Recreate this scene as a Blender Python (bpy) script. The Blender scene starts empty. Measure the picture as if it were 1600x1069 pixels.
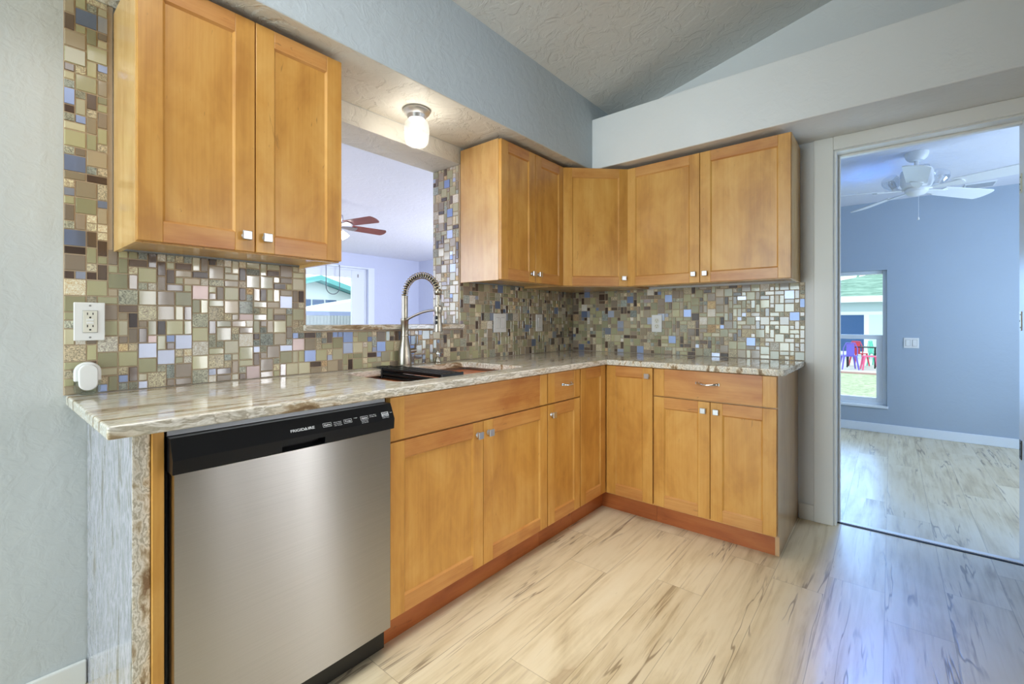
import bpy, bmesh, math, random
from mathutils import Vector, Matrix

# ------------------------------------------------------------------ camera, world, lights, exposure
S = bpy.context.scene
COL = S.collection
cam_d = bpy.data.cameras.new('camera')
cam = bpy.data.objects.new('camera', cam_d)
COL.objects.link(cam)
cam.location = (1.91842, -3.04095, 1.11855)
cam.rotation_euler = (math.pi / 2, 0, 0.69545)
cam_d.sensor_fit = 'HORIZONTAL'
cam_d.sensor_width = 36.0
cam_d.lens = 709.188 / 1600 * 36.0
cam_d.shift_y = -32.253 / 1600
cam_d.clip_start = 0.02
cam_d.clip_end = 300
S.camera = cam
S.view_settings.view_transform = 'Standard'
S.view_settings.look = 'None'
S.view_settings.gamma = 1
S.view_settings.use_curve_mapping = False
S.view_settings.exposure = 0.08

W = bpy.data.worlds.new('sky')
S.world = W
W.use_nodes = True
bg = W.node_tree.nodes['Background']
bg.inputs[0].default_value = (0.82, 0.95, 1.0, 1)
bg.inputs[1].default_value = 2.2


def area(name, loc, target, sx, sy, power, color, spread=180):
    d = bpy.data.lights.new(name, 'AREA')
    d.shape = 'RECTANGLE'
    d.size = sx
    d.size_y = sy
    d.energy = power
    d.color = color
    d.spread = math.radians(spread)
    o = bpy.data.objects.new(name, d)
    COL.objects.link(o)
    o.location = loc
    v = Vector(target) - Vector(loc)
    o.rotation_euler = v.to_track_quat('-Z', 'Y').to_euler()
    return o


# added fill lights without fixtures, for floor, left wall and the whole kitchen
area('floor_fill_light', (1.02, -1.85, 2.66), (1.02, -1.85, 0), 0.75, 2.2, 5.0, (1.0, 0.96, 0.86), 50)
area('left_wall_fill_light', (1.25, -2.75, 2.70), (0.15, -1.9, 1.0), 0.7, 0.7, 7.5, (1.0, 0.98, 0.96), 120)
area('rear_fill_light', (0.85, -6.0, 1.6), (0.9, -1.0, 1.5), 1.6, 2.3, 128, (0.77, 0.92, 1.0))
# added narrow tall lights at the right wall, for streaks on the dishwasher steel
area('streak_fill_light', (4.95, -0.42, 1.25), (0.6, -2.0, 0.95), 0.12, 2.0, 2.6, (0.95, 0.97, 1.0), 50)
area('streak_fill_light', (4.95, -0.95, 1.25), (0.6, -2.2, 0.95), 0.10, 2.0, 1.0, (0.95, 0.97, 1.0), 50)
area('streak_fill_light', (4.95, -1.50, 1.25), (0.6, -2.4, 0.95), 0.14, 2.0, 0.8, (0.95, 0.97, 1.0), 50)
area('base_door_fill_light', (4.95, -2.6, 1.35), (0.6, -1.35, 0.45), 0.9, 1.3, 2.6, (1.0, 0.98, 0.95), 40)  # added to brighten the base doors, no window there
# daylight through the bedroom window, then two added fill lights
area('bedroom_window_light', (1.45, 2.95, 0.98), (2.0, -2.4, 0.1), 0.85, 1.3, 3.5, (0.20, 0.45, 1.0), 62)
area('blue_floor_fill_light', (1.78, 1.9, 2.25), (2.05, -0.7, 0.0), 0.3, 0.3, 6, (0.04, 0.27, 1.0), 42)  # added to throw blue light on the floor by the doorway, no fixture
area('bedroom_fill_light', (3.9, 1.5, 1.3), (1.8, 1.6, 2.0), 1.4, 1.3, 60, (0.60, 0.78, 1.0))  # added to brighten the bedroom walls and ceiling, no window there
# added fill lights standing in for daylight in the dining room
area('dining_fill_light_right', (-1.9, 2.85, 1.35), (-3.6, -1.0, 1.5), 2.2, 1.7, 210, (0.72, 0.79, 1.0))
area('dining_fill_light_left', (-3.2, -4.6, 1.5), (-4.2, 0, 1.6), 2.6, 1.6, 90, (0.74, 0.81, 1.0))

# ------------------------------------------------------------------ helpers


def lin(r, g, b):
    def f(c):
        c /= 255.0
        return c / 12.92 if c <= 0.04045 else ((c + 0.055) / 1.055) ** 2.4
    return (f(r), f(g), f(b), 1.0)


def mesh_obj(name, bm, mats, parent=None, bev=0, smooth=0, seg=2):
    bmesh.ops.recalc_face_normals(bm, faces=bm.faces[:])
    me = bpy.data.meshes.new(name)
    bm.to_mesh(me)
    bm.free()
    if not isinstance(mats, (list, tuple)):
        mats = [mats]
    for m in mats:
        me.materials.append(m)
    o = bpy.data.objects.new(name, me)
    COL.objects.link(o)
    if parent is not None:
        o.parent = parent
        if parent.type == 'EMPTY' or parent.parent is None:
            o.matrix_parent_inverse = Matrix.LocRotScale(parent.location, parent.rotation_euler, None).inverted()
    if smooth:
        for p in me.polygons:
            p.use_smooth = True
        me.set_sharp_from_angle(angle=math.radians(smooth))
    if bev:
        md = o.modifiers.new('bevel', 'BEVEL')
        md.width = bev
        md.segments = seg
        md.limit_method = 'ANGLE'
        md.angle_limit = math.radians(40)
    return o


def box(bm, x0, x1, y0, y1, z0, z1, mi=0):
    vs = [bm.verts.new((x, y, z)) for x in (x0, x1) for y in (y0, y1) for z in (z0, z1)]
    for idx in ((0, 1, 3, 2), (4, 6, 7, 5), (0, 4, 5, 1), (2, 3, 7, 6), (0, 2, 6, 4), (1, 5, 7, 3)):
        f = bm.faces.new([vs[i] for i in idx])
        f.material_index = mi
    return vs


def mbox(M, bm, a0, a1, b0, b1, c0, c1, mi=0):
    for v in box(bm, a0, a1, b0, b1, c0, c1, mi):
        v.co = M @ v.co


def prism(bm, prof, axis, a0, a1, mi=0):
    """extrude a 2D profile along an axis; prof in the two remaining axes (cyclic order kept as x,y,z minus axis)"""
    def pt(p, a):
        c = list(p)
        c.insert(axis, a)
        return c
    A = [bm.verts.new(pt(p, a0)) for p in prof]
    B = [bm.verts.new(pt(p, a1)) for p in prof]
    n = len(prof)
    fs = [bm.faces.new(A), bm.faces.new(B[::-1])]
    for i in range(n):
        fs.append(bm.faces.new((A[i], B[i], B[(i + 1) % n], A[(i + 1) % n])))
    for f in fs:
        f.material_index = mi


def lathe(bm, prof, center, seg=32, axis='Z', mi=0, M=None):
    rings = []
    for r, h in prof:
        ring = []
        if r < 1e-6:
            ring = [bm.verts.new((0, 0, h))]
        else:
            for k in range(seg):
                a = 2 * math.pi * k / seg
                ring.append(bm.verts.new((r * math.cos(a), r * math.sin(a), h)))
        rings.append(ring)
    for A, B in zip(rings, rings[1:]):
        if len(A) == 1 and len(B) == 1:
            continue
        for k in range(seg):
            k2 = (k + 1) % seg
            if len(A) == 1:
                f = bm.faces.new((A[0], B[k], B[k2]))
            elif len(B) == 1:
                f = bm.faces.new((A[k], A[k2], B[0]))
            else:
                f = bm.faces.new((A[k], A[k2], B[k2], B[k]))
            f.material_index = mi
    R = Matrix.Identity(4)
    if axis == 'X':
        R = Matrix.Rotation(math.pi / 2, 4, 'Y')
    elif axis == 'Y':
        R = Matrix.Rotation(-math.pi / 2, 4, 'X')
    T = Matrix.Translation(center) @ (M if M is not None else R)
    for ring in rings:
        for v in ring:
            v.co = T @ v.co


def tube(bm, pts, rad, seg=10, caps=True, mi=0):
    pts = [Vector(p) for p in pts]
    n = len(pts)
    if not isinstance(rad, (list, tuple)):
        rad = [rad] * n
    t0 = (pts[1] - pts[0]).normalized()
    ref = Vector((0, 0, 1)) if abs(t0.z) < 0.9 else Vector((1, 0, 0))
    u = t0.cross(ref).normalized()
    rings = []
    for i in range(n):
        if i == 0:
            t = t0
        elif i == n - 1:
            t = (pts[i] - pts[i - 1]).normalized()
        else:
            t = (pts[i + 1] - pts[i - 1]).normalized()
        u = (u - t * u.dot(t)).normalized()
        v = t.cross(u)
        rings.append([bm.verts.new(pts[i] + (u * math.cos(2 * math.pi * k / seg) + v * math.sin(2 * math.pi * k / seg)) * rad[i]) for k in range(seg)])
    for A, B in zip(rings, rings[1:]):
        for k in range(seg):
            f = bm.faces.new((A[k], A[(k + 1) % seg], B[(k + 1) % seg], B[k]))
            f.material_index = mi
    if caps:
        bm.faces.new(rings[0][::-1]).material_index = mi
        bm.faces.new(rings[-1]).material_index = mi


def NB():
    return bmesh.new()


def thing(name, label, cat, loc=(0, 0, 0), group=None, rotz=0):
    o = bpy.data.objects.new(name, None)
    o.empty_display_size = 0.05
    COL.objects.link(o)
    o.location = loc
    o.rotation_euler = (0, 0, rotz)
    o['label'] = label
    o['category'] = cat
    if group:
        o['group'] = group
    return o


def tag(o, label, cat, group=None):
    o['label'] = label
    o['category'] = cat
    if group:
        o['group'] = group
    return o


def struct(o, label=None, cat=None):
    o['kind'] = 'structure'
    if label:
        o['label'] = label
        o['category'] = cat
    return o


# ------------------------------------------------------------------ materials


class NT:
    def __init__(s, name):
        s.m = bpy.data.materials.new(name)
        s.m.use_nodes = True
        s.t = s.m.node_tree
        s.b = s.t.nodes['Principled BSDF']
        s.out = s.t.nodes['Material Output']

    def n(s, typ, **kw):
        nd = s.t.nodes.new(typ)
        for k, v in kw.items():
            setattr(nd, k, v)
        return nd

    def l(s, a, b):
        s.t.links.new(a, b)

    def val(s, sock, v):
        if hasattr(v, 'is_output'):
            s.l(v, sock)
        else:
            sock.default_value = v

    def math(s, op, a, b=None, c=None, clamp=False):
        nd = s.n('ShaderNodeMath', operation=op)
        nd.use_clamp = clamp
        s.val(nd.inputs[0], a)
        if b is not None:
            s.val(nd.inputs[1], b)
        if c is not None:
            s.val(nd.inputs[2], c)
        return nd.outputs[0]

    def pos(s, scale=(1, 1, 1), offset=None, src=None):
        if src is None:
            src = s.n('ShaderNodeTexCoord').outputs['Object']
        mp = s.n('ShaderNodeMapping')
        s.l(src, mp.inputs['Vector'])
        mp.inputs['Scale'].default_value = scale
        if offset is not None:
            s.val(mp.inputs['Location'], offset)
        return mp.outputs[0]

    def noise(s, vec, scale=5, detail=4, rough=0.55, dist=0.0, out='Fac'):
        nd = s.n('ShaderNodeTexNoise')
        s.l(vec, nd.inputs['Vector'])
        nd.inputs['Scale'].default_value = scale
        nd.inputs['Detail'].default_value = detail
        nd.inputs['Roughness'].default_value = rough
        nd.inputs['Distortion'].default_value = dist
        return nd.outputs[out]

    def ramp(s, fac, stops, interp='LINEAR'):
        nd = s.n('ShaderNodeValToRGB')
        s.l(fac, nd.inputs[0])
        cr = nd.color_ramp
        cr.interpolation = interp
        while len(cr.elements) < len(stops):
            cr.elements.new(0.5)
        for e, (p, c) in zip(cr.elements, stops):
            e.position = p
            e.color = c if len(c) == 4 else (*c, 1)
        return nd.outputs[0]

    def mix(s, fac, a, b, mode='MIX'):
        nd = s.n('ShaderNodeMix', data_type='RGBA', blend_type=mode)
        s.val(nd.inputs[0], fac)
        s.val(nd.inputs[6], a)
        s.val(nd.inputs[7], b)
        return nd.outputs[2]

    def bump(s, h, strength=0.3, dist=0.01):
        nd = s.n('ShaderNodeBump')
        s.l(h, nd.inputs['Height'])
        nd.inputs['Strength'].default_value = strength
        nd.inputs['Distance'].default_value = dist
        s.l(nd.outputs[0], s.b.inputs['Normal'])

    def set(s, **kw):
        for k, v in kw.items():
            s.val(s.b.inputs[k.replace('_', ' ')], v)
        return s.m


def plain(name, rgb, rough=0.5, metal=0.0, **kw):
    t = NT(name)
    t.set(Base_Color=lin(*rgb), Roughness=rough, Metallic=metal)
    for k, v in kw.items():
        t.set(**{k: v})
    return t.m


def paint(name, rgb, bscale=45, bstr=0.25, bdist=0.004, rough=0.55, knock=False):
    t = NT(name)
    p = t.pos()
    c = t.mix(t.noise(p, 1.7, 3), lin(*[int(v * 0.965) for v in rgb]), lin(*rgb))
    t.set(Base_Color=c, Roughness=rough)
    if knock:
        a = t.noise(p, bscale * 0.35, 5, 0.6, 0.9)
        h = t.ramp(a, [(0.46, (0, 0, 0)), (0.54, (1, 1, 1))])
        b = t.noise(p, bscale * 1.6, 3)
        hh = t.math('ADD', t.math('MULTIPLY', h, 0.7), t.math('MULTIPLY', b, 0.5))
    else:
        a = t.noise(p, bscale, 4, 0.6)
        b = t.noise(p, bscale * 0.3, 3, 0.6, 0.6)
        hh = t.math('ADD', t.math('MULTIPLY', a, 0.6), t.ramp(b, [(0.42, (0, 0, 0)), (0.62, (1, 1, 1))]))
    t.bump(hh, bstr, bdist)
    return t.m


M_wall = paint('kitchen wall paint', (206, 209, 208), 75, 0.16)
M_wall_far = paint('bedroom wall paint', (168, 182, 198), 60, 0.12)
M_wall_dining = paint('dining wall paint', (206, 212, 232), 50, 0.15)
M_soffit = paint('soffit paint', (200, 211, 218), 55, 0.3)
M_soffit_back = paint('soffit paint light', (238, 238, 236), 55, 0.15)
M_ceiling = paint('knockdown ceiling', (228, 229, 225), 26, 0.5, 0.006, 0.6, knock=True)
M_ceiling_white = paint('white knockdown ceiling', (226, 228, 238), 26, 0.3, 0.006, 0.6, knock=True)
M_plaster = paint('troweled plaster', (226, 222, 212), 22, 0.55, 0.008, 0.5, knock=True)
M_trim = plain('white trim paint', (236, 234, 228), 0.35)
M_trim_cool = plain('white window vinyl', (225, 232, 240), 0.35)
M_white = plain('white plastic', (235, 234, 232), 0.3)
M_white_warm = plain('ivory plastic', (226, 222, 208), 0.35)
M_dark = plain('dark slot', (20, 20, 20), 0.6)
M_grey_gap = plain('grey gap line', (150, 148, 145), 0.6)
M_black = plain('black plastic', (14, 15, 18), 0.28)
M_black_satin = plain('black coated steel', (24, 26, 30), 0.3, 0.6)
M_text = plain('white print', (225, 228, 232), 0.5)


def wood(name, c_dark, c_mid, c_light, horiz=False, rough=0.36, seed=0.0, flat=False):
    t = NT(name)
    oi = t.n('ShaderNodeObjectInfo')
    off = t.n('ShaderNodeCombineXYZ')
    rnd = t.math('MULTIPLY', oi.outputs['Random'], 37.0)
    for i in range(3):
        t.l(rnd, off.inputs[i])
    sc = (1.3, 1.3, 16) if horiz else (16, 16, 1.3)
    p = t.pos(sc, off.outputs[0])
    p2 = t.pos((0.6, 0.6, 1.6) if horiz else (1.6, 1.6, 0.8), off.outputs[0])
    g = t.noise(p, 1.0, 6, 0.62, 0.5)
    bl = t.noise(p2, 4.5, 4, 0.6, 0.4)
    fine = t.noise(t.pos((2, 2, 160) if horiz else (160, 160, 2), off.outputs[0]), 1.0, 2, 0.5)
    f = t.math('ADD', t.math('MULTIPLY', g, 0.36), t.math('MULTIPLY', bl, 0.58))
    f = t.math('ADD', f, t.math('MULTIPLY', fine, 0.12))
    c = t.ramp(f, [(0.40, lin(*c_dark)), (0.54, lin(*c_mid)), (0.68, lin(*c_light))])
    # small mineral flecks and curls of the maple
    fl = t.ramp(t.noise(t.pos((9, 9, 40) if horiz else (40, 40, 9), off.outputs[0]), 1.0, 3, 0.5, 1.5), [(0.70, (0, 0, 0)), (0.76, (1, 1, 1))])
    c = t.mix(t.math('MULTIPLY', fl, 0.45), c, lin(*[int(v * 0.62) for v in c_dark]))
    t.set(Base_Color=c, Roughness=rough)
    t.set(Coat_Weight=0.14, Coat_Roughness=0.18)
    t.bump(fine, 0.03, 0.002)
    return t.m


M_maple_v = wood('maple upright grain', (188, 130, 58), (210, 153, 73), (222, 170, 92))
M_maple_h = wood('maple level grain', (180, 112, 54), (202, 141, 74), (216, 160, 92), horiz=True)
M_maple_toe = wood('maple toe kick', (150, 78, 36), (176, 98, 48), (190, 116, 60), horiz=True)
M_maple_side = wood('maple veneer side', (196, 148, 88), (212, 168, 106), (222, 182, 120), rough=0.22)
M_board = wood('reddish cutting board wood', (176, 92, 48), (220, 128, 76), (232, 156, 104), horiz=True, rough=0.35)
M_blade = wood('mahogany fan blade', (92, 34, 30), (120, 48, 42), (140, 60, 52), horiz=True)


def granite(name, scale, stops, rough=0.07):
    t = NT(name)
    p0 = t.pos()
    d1 = t.noise(p0, 2.6, 4, 0.6, 0.3, out='Color')
    d2 = t.noise(p0, 11, 3, 0.6, out='Color')
    va = t.n('ShaderNodeVectorMath', operation='MULTIPLY_ADD')
    t.l(d1, va.inputs[0]); va.inputs[1].default_value = (0.10, 0.10, 0.10); t.l(p0, va.inputs[2])
    vb = t.n('ShaderNodeVectorMath', operation='MULTIPLY_ADD')
    t.l(d2, vb.inputs[0]); vb.inputs[1].default_value = (0.010, 0.010, 0.010); t.l(va.outputs[0], vb.inputs[2])
    p = t.pos(scale, src=vb.outputs[0])
    s = t.noise(p, 1.0, 5, 0.62)
    broad = t.noise(t.pos(tuple(v * 0.28 for v in scale), src=vb.outputs[0]), 1.0, 3, 0.5)
    f = t.math('ADD', t.math('MULTIPLY', s, 0.75), t.math('MULTIPLY', broad, 0.25))
    c = t.ramp(f, stops)
    sp = t.noise(p0, 260, 2, 0.5)
    c = t.mix(0.14, c, t.ramp(sp, [(0.35, (0.12, 0.10, 0.09)), (0.65, (0.95, 0.93, 0.9))]), 'SOFT_LIGHT')
    t.set(Base_Color=c, Roughness=rough)
    return t.m


G_STOPS = [(0.39, lin(128, 104, 78)), (0.435, lin(178, 158, 128)), (0.465, lin(236, 228, 212)), (0.49, lin(182, 174, 154)),
           (0.515, lin(244, 240, 232)), (0.54, lin(176, 168, 150)), (0.57, lin(238, 232, 222)), (0.605, lin(192, 178, 154)), (0.65, lin(136, 110, 84))]
P_STOPS = [(0.37, lin(112, 106, 94)), (0.43, lin(150, 148, 148)), (0.47, lin(186, 184, 194)), (0.50, lin(146, 146, 150)),
           (0.54, lin(190, 188, 200)), (0.58, lin(150, 150, 154)), (0.62, lin(178, 176, 182)), (0.68, lin(124, 116, 102))]
M_granite = granite('brown fantasy stone', (25, 1.5, 14), G_STOPS)
M_granite_up = granite('lilac veined stone', (13, 13, 3.6), P_STOPS, 0.12)
M_granite_edge = granite('rough edge stone', (20, 20, 8), G_STOPS, 0.25)


def steel_brushed(name, rgb, rough=0.3, aniso=0.75, rot=0.0):
    t = NT(name)
    p = t.pos((3, 3, 420))
    n = t.noise(p, 1.0, 2, 0.5)
    c = t.mix(n, lin(*[int(v * 0.93) for v in rgb]), lin(*rgb))
    t.set(Base_Color=c, Metallic=1.0, Roughness=rough, Anisotropic=aniso, Anisotropic_Rotation=rot)
    tn = t.n('ShaderNodeTangent')
    tn.direction_type = 'UV_MAP'
    tn.uv_map = 'UVMap'
    t.l(tn.outputs[0], t.b.inputs['Tangent'])
    return t.m


M_steel = steel_brushed('brushed stainless door', (192, 189, 185), 0.32, 0.94, 0.25)
M_nickel = plain('brushed nickel', (168, 160, 146), 0.33, 1.0)
M_nickel_knob = plain('satin nickel knob', (205, 208, 214), 0.28, 1.0)
M_chrome = plain('polished chrome', (225, 228, 232), 0.08, 1.0)
M_sinksteel = plain('stainless sink', (170, 168, 164), 0.3, 1.0)


def thin_glass(name, tint=(1, 1, 1), refl=0.10, rough=0.02):
    t = NT(name)
    tr = t.n('ShaderNodeBsdfTransparent')
    tr.inputs[0].default_value = (*tint, 1)
    gl = t.n('ShaderNodeBsdfGlossy')
    gl.inputs['Roughness'].default_value = rough
    mx = t.n('ShaderNodeMixShader')
    mx.inputs[0].default_value = refl
    t.l(tr.outputs[0], mx.inputs[1])
    t.l(gl.outputs[0], mx.inputs[2])
    t.l(mx.outputs[0], t.out.inputs[0])
    return t.m


M_pane = thin_glass('window pane glass', (0.96, 1.0, 1.0), 0.005)
_t = NT('pressed glass jar')
_tr = _t.n('ShaderNodeBsdfTransparent'); _tl = _t.n('ShaderNodeBsdfTranslucent'); _gl = _t.n('ShaderNodeBsdfGlossy')
_gl.inputs['Roughness'].default_value = 0.08
_m1 = _t.n('ShaderNodeMixShader'); _m1.inputs[0].default_value = 0.08
_t.l(_tr.outputs[0], _m1.inputs[1]); _t.l(_tl.outputs[0], _m1.inputs[2])
_m2 = _t.n('ShaderNodeMixShader'); _m2.inputs[0].default_value = 0.18
_t.l(_m1.outputs[0], _m2.inputs[1]); _t.l(_gl.outputs[0], _m2.inputs[2])
_t.l(_m2.outputs[0], _t.out.inputs[0])
M_jar = _t.m
M_votive = thin_glass('greenish clear glass', (0.93, 0.97, 0.94), 0.28, 0.05)
M_frost = plain('frosted glass shade', (232, 234, 238), 0.3)


def emit(name, rgb, strength):
    t = NT(name)
    t.set(Base_Color=(1, 1, 1, 1), Emission_Color=(*rgb, 1), Emission_Strength=strength)
    return t.m


M_bulb = emit('lit bulb', (1.0, 0.94, 0.82), 30)
M_bulb_fan = emit('lit fan lamp', (1.0, 0.97, 0.94), 9)


def tile_mat(name, rough, metal=0.0, coat=0.0, stone=False):
    t = NT(name)
    at = t.n('ShaderNodeAttribute')
    at.attribute_name = 'tint'
    c = at.outputs['Color']
    if stone:
        p = t.pos()
        n = t.noise(p, 90, 4, 0.65, 2.5)
        c = t.mix(0.8, c, t.ramp(n, [(0.36, (0.22, 0.21, 0.19)), (0.62, (0.95, 0.93, 0.88))]), 'OVERLAY')
        t.bump(n, 0.6, 0.004)
    t.set(Base_Color=c, Roughness=rough, Metallic=metal, Coat_Weight=coat, Coat_Roughness=0.06)
    return t.m


M_grout = plain('tan grout', (190, 168, 142), 0.85)
M_tile_glass = tile_mat('glass mosaic', 0.25, 0, 0.7)
M_tile_stone = tile_mat('stone mosaic', 0.55, 0, 0.1, True)
M_tile_metal = tile_mat('steel mosaic', 0.40, 0.9)


def floor_mat():
    t = NT('light plank floor')
    PW, PL = 0.19, 1.22
    tc = t.n('ShaderNodeTexCoord').outputs['Object']
    sx = t.n('ShaderNodeSeparateXYZ')
    t.l(tc, sx.inputs[0])
    x, y = sx.outputs[0], sx.outputs[1]
    u = t.math('DIVIDE', x, PW)
    row = t.math('FLOOR', u)
    wr = t.n('ShaderNodeTexWhiteNoise', noise_dimensions='1D')
    t.l(row, wr.inputs['W'])
    v = t.math('ADD', t.math('DIVIDE', y, PL), wr.outputs[0])
    colm = t.math('FLOOR', v)
    cv = t.n('ShaderNodeCombineXYZ')
    t.l(row, cv.inputs[0]); t.l(colm, cv.inputs[1])
    wn = t.n('ShaderNodeTexWhiteNoise', noise_dimensions='2D')
    t.l(cv.outputs[0], wn.inputs['Vector'])
    # per plank shifted coordinates
    sh = t.n('ShaderNodeVectorMath', operation='MULTIPLY_ADD')
    t.l(wn.outputs['Color'], sh.inputs[0]); sh.inputs[1].default_value = (13, 17, 11); t.l(tc, sh.inputs[2])
    ps = sh.outputs[0]
    grain = t.noise(t.pos((26, 1.6, 1), src=ps), 1.0, 6, 0.65, 0.6)
    cloud = t.noise(t.pos((6, 1.6, 1), src=ps), 1.0, 4, 0.55, 1.0)
    c = t.ramp(t.math('ADD', t.math('MULTIPLY', grain, 0.5), t.math('MULTIPLY', cloud, 0.5)),
               [(0.33, lin(160, 138, 106)), (0.42, lin(204, 186, 150)), (0.52, lin(226, 211, 180)), (0.68, lin(236, 224, 198))])
    # darker brown heartwood streaks
    st = t.ramp(t.noise(t.pos((17, 1.1, 1), src=ps), 1.0, 4, 0.6, 1.6), [(0.60, (0, 0, 0)), (0.72, (1, 1, 1))])
    c = t.mix(t.math('MULTIPLY', st, 0.6), c, lin(150, 122, 92))
    po = t.ramp(t.noise(t.pos((75, 2.6, 1), src=ps), 1.0, 3, 0.6, 0.3), [(0.585, (0, 0, 0)), (0.65, (1, 1, 1))])
    pm = t.ramp(t.noise(t.pos((5, 1.2, 1), src=ps), 1.0, 2, 0.5, 0.5), [(0.50, (0, 0, 0)), (0.66, (1, 1, 1))])
    c = t.mix(t.math('MULTIPLY', t.math('MULTIPLY', po, pm), 0.8), c, lin(118, 90, 62))
    # brown knots with a darker rim
    vo = t.n('ShaderNodeTexVoronoi')
    vd = t.n('ShaderNodeVectorMath', operation='MULTIPLY_ADD')
    t.l(t.noise(t.pos((14, 5, 1), src=ps), 1.0, 3, 0.6, out='Color'), vd.inputs[0]); vd.inputs[1].default_value = (0.5, 0.5, 0.5)
    t.l(t.pos((5.2, 1.7, 1), src=ps), vd.inputs[2])
    t.l(vd.outputs[0], vo.inputs['Vector']); vo.inputs['Scale'].default_value = 0.62
    kn = t.ramp(vo.outputs['Distance'], [(0.03, (0.55, 0.55, 0.55)), (0.07, (1, 1, 1)), (0.085, (0.35, 0.35, 0.35)), (0.17, (0, 0, 0))])
    c = t.mix(t.math('MULTIPLY', kn, 0.6), c, lin(140, 106, 72))
    # thin dark cracks along the grain, only in places
    rn = t.noise(t.pos((6.5, 0.5, 1), src=ps), 1.0, 4, 0.6, 0.35)
    ridge = t.math('ABSOLUTE', t.math('SUBTRACT', rn, 0.5))
    crack = t.ramp(ridge, [(0.0, (1, 1, 1)), (0.004, (0.9, 0.9, 0.9)), (0.010, (0, 0, 0))])
    msk = t.ramp(t.noise(t.pos((4, 1.3, 1), src=ps), 1.0, 2, 0.5), [(0.50, (0, 0, 0)), (0.57, (1, 1, 1))])
    crack = t.math('MULTIPLY', crack, msk)
    c = t.mix(t.math('MULTIPLY', crack, 0.85), c, lin(92, 66, 44))
    # plank tint
    c = t.mix(0.30, c, t.ramp(wn.outputs[0], [(0.0, lin(196, 176, 144)), (0.35, lin(222, 206, 176)), (0.7, lin(234, 221, 194)), (1.0, lin(206, 192, 166))]))
    # seams
    fu = t.math('FRACT', u)
    du = t.math('MULTIPLY', t.math('MINIMUM', fu, t.math('SUBTRACT', 1.0, fu)), PW)
    fv = t.math('FRACT', v)
    dv = t.math('MULTIPLY', t.math('MINIMUM', fv, t.math('SUBTRACT', 1.0, fv)), PL)
    seam = t.math('LESS_THAN', t.math('MINIMUM', du, dv), 0.0011)
    c = t.mix(t.math('MULTIPLY', seam, 0.42), c, lin(104, 84, 62))
    t.set(Base_Color=c, Roughness=t.ramp(grain, [(0.3, (0.42,) * 3), (0.7, (0.27,) * 3)]))
    t.b.inputs['Specular IOR Level'].default_value = 0.4
    t.set(Coat_Weight=0.12, Coat_Roughness=0.25)
    hb = t.noise(t.pos((70, 5, 1), src=ps), 1.0, 3, 0.6, 0.8)
    t.bump(t.math('SUBTRACT', hb, t.math('MULTIPLY', crack, 0.6)), 0.22, 0.003)
    return t.m


M_floor = floor_mat()

# ------------------------------------------------------------------ room shell
SOF = 2.125            # underside of the soffits
bm = NB(); box(bm, -0.236, 5.0, -6.2, 2.95, -0.12, 0.0); struct(mesh_obj('floor', bm, M_floor))
bm = NB(); box(bm, -5.7, -0.24, -6.2, 3.1, -0.12, 0.0); struct(mesh_obj('floor_dining', bm, M_floor))

# wall with the pass-through opening
OY0, OY1, OZ0, OZ1 = -2.119, -1.208, 1.078, 2.03
bm = NB()
box(bm, -0.236, 0, -6.2, OY0, 0, SOF)
box(bm, -0.236, 0, OY1, 2.95, 0, SOF)
box(bm, -0.236, 0, OY0, OY1, 0, OZ0)
box(bm, -0.236, 0, OY0, OY1, OZ1, SOF, 1)
box(bm, -0.236, 0, -6.2, 2.95, SOF, 3.6)
struct(mesh_obj('wall_left', bm, [M_wall, M_plaster]))

# wall at the end of the kitchen with the doorway
DX0, DX1, DZ = 1.69, 2.385, 2.045
bm = NB()
box(bm, 0.0, DX0 - 0.018, 0, 0.13, 0, 3.7)
box(bm, DX1 + 0.018, 5.0, 0, 0.13, 0, 3.7)
box(bm, DX0 - 0.018, DX1 + 0.018, 0, 0.13, DZ + 0.015, 3.7)
struct(mesh_obj('wall_back', bm, M_soffit_back))

bm = NB(); box(bm, 0.0, 0.39, -6.2, 0.0, SOF, 2.72)
for f in bm.faces:
    if f.calc_center_median().z < SOF + 0.001:
        f.material_index = 1
struct(mesh_obj('soffit_left', bm, [M_soffit, M_plaster], bev=0.006))
bm = NB(); box(bm, 0.39, 5.0, -0.38, 0.0, SOF, 2.46)
struct(mesh_obj('soffit_back', bm, M_soffit_back, bev=0.006))

CS = 0.24
def cz(x): return 2.575 + CS * (x - 0.39)
bm = NB(); prism(bm, [(0.39, cz(0.39)), (5.0, cz(5.0)), (5.0, cz(5.0) + 0.1), (0.39, cz(0.39) + 0.1)], 1, -6.2, 0.0)
struct(mesh_obj('ceiling', bm, M_ceiling))
bm = NB(); box(bm, 5.0, 5.12, -6.2, 0.0, 0, 3.9); struct(mesh_obj('wall_right', bm, M_wall))

bm = NB(); box(bm, -0.236, 5.12, -6.32, -6.2, 0, 3.9); struct(mesh_obj('wall_rear', bm, M_wall))
bm = NB(); box(bm, 1.42, 5.0, -3.60, -3.48, 0, 3.9); struct(mesh_obj('light_blocker', bm, M_wall))  # unseen, added to keep the rear light off the floor by the doorway

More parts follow.
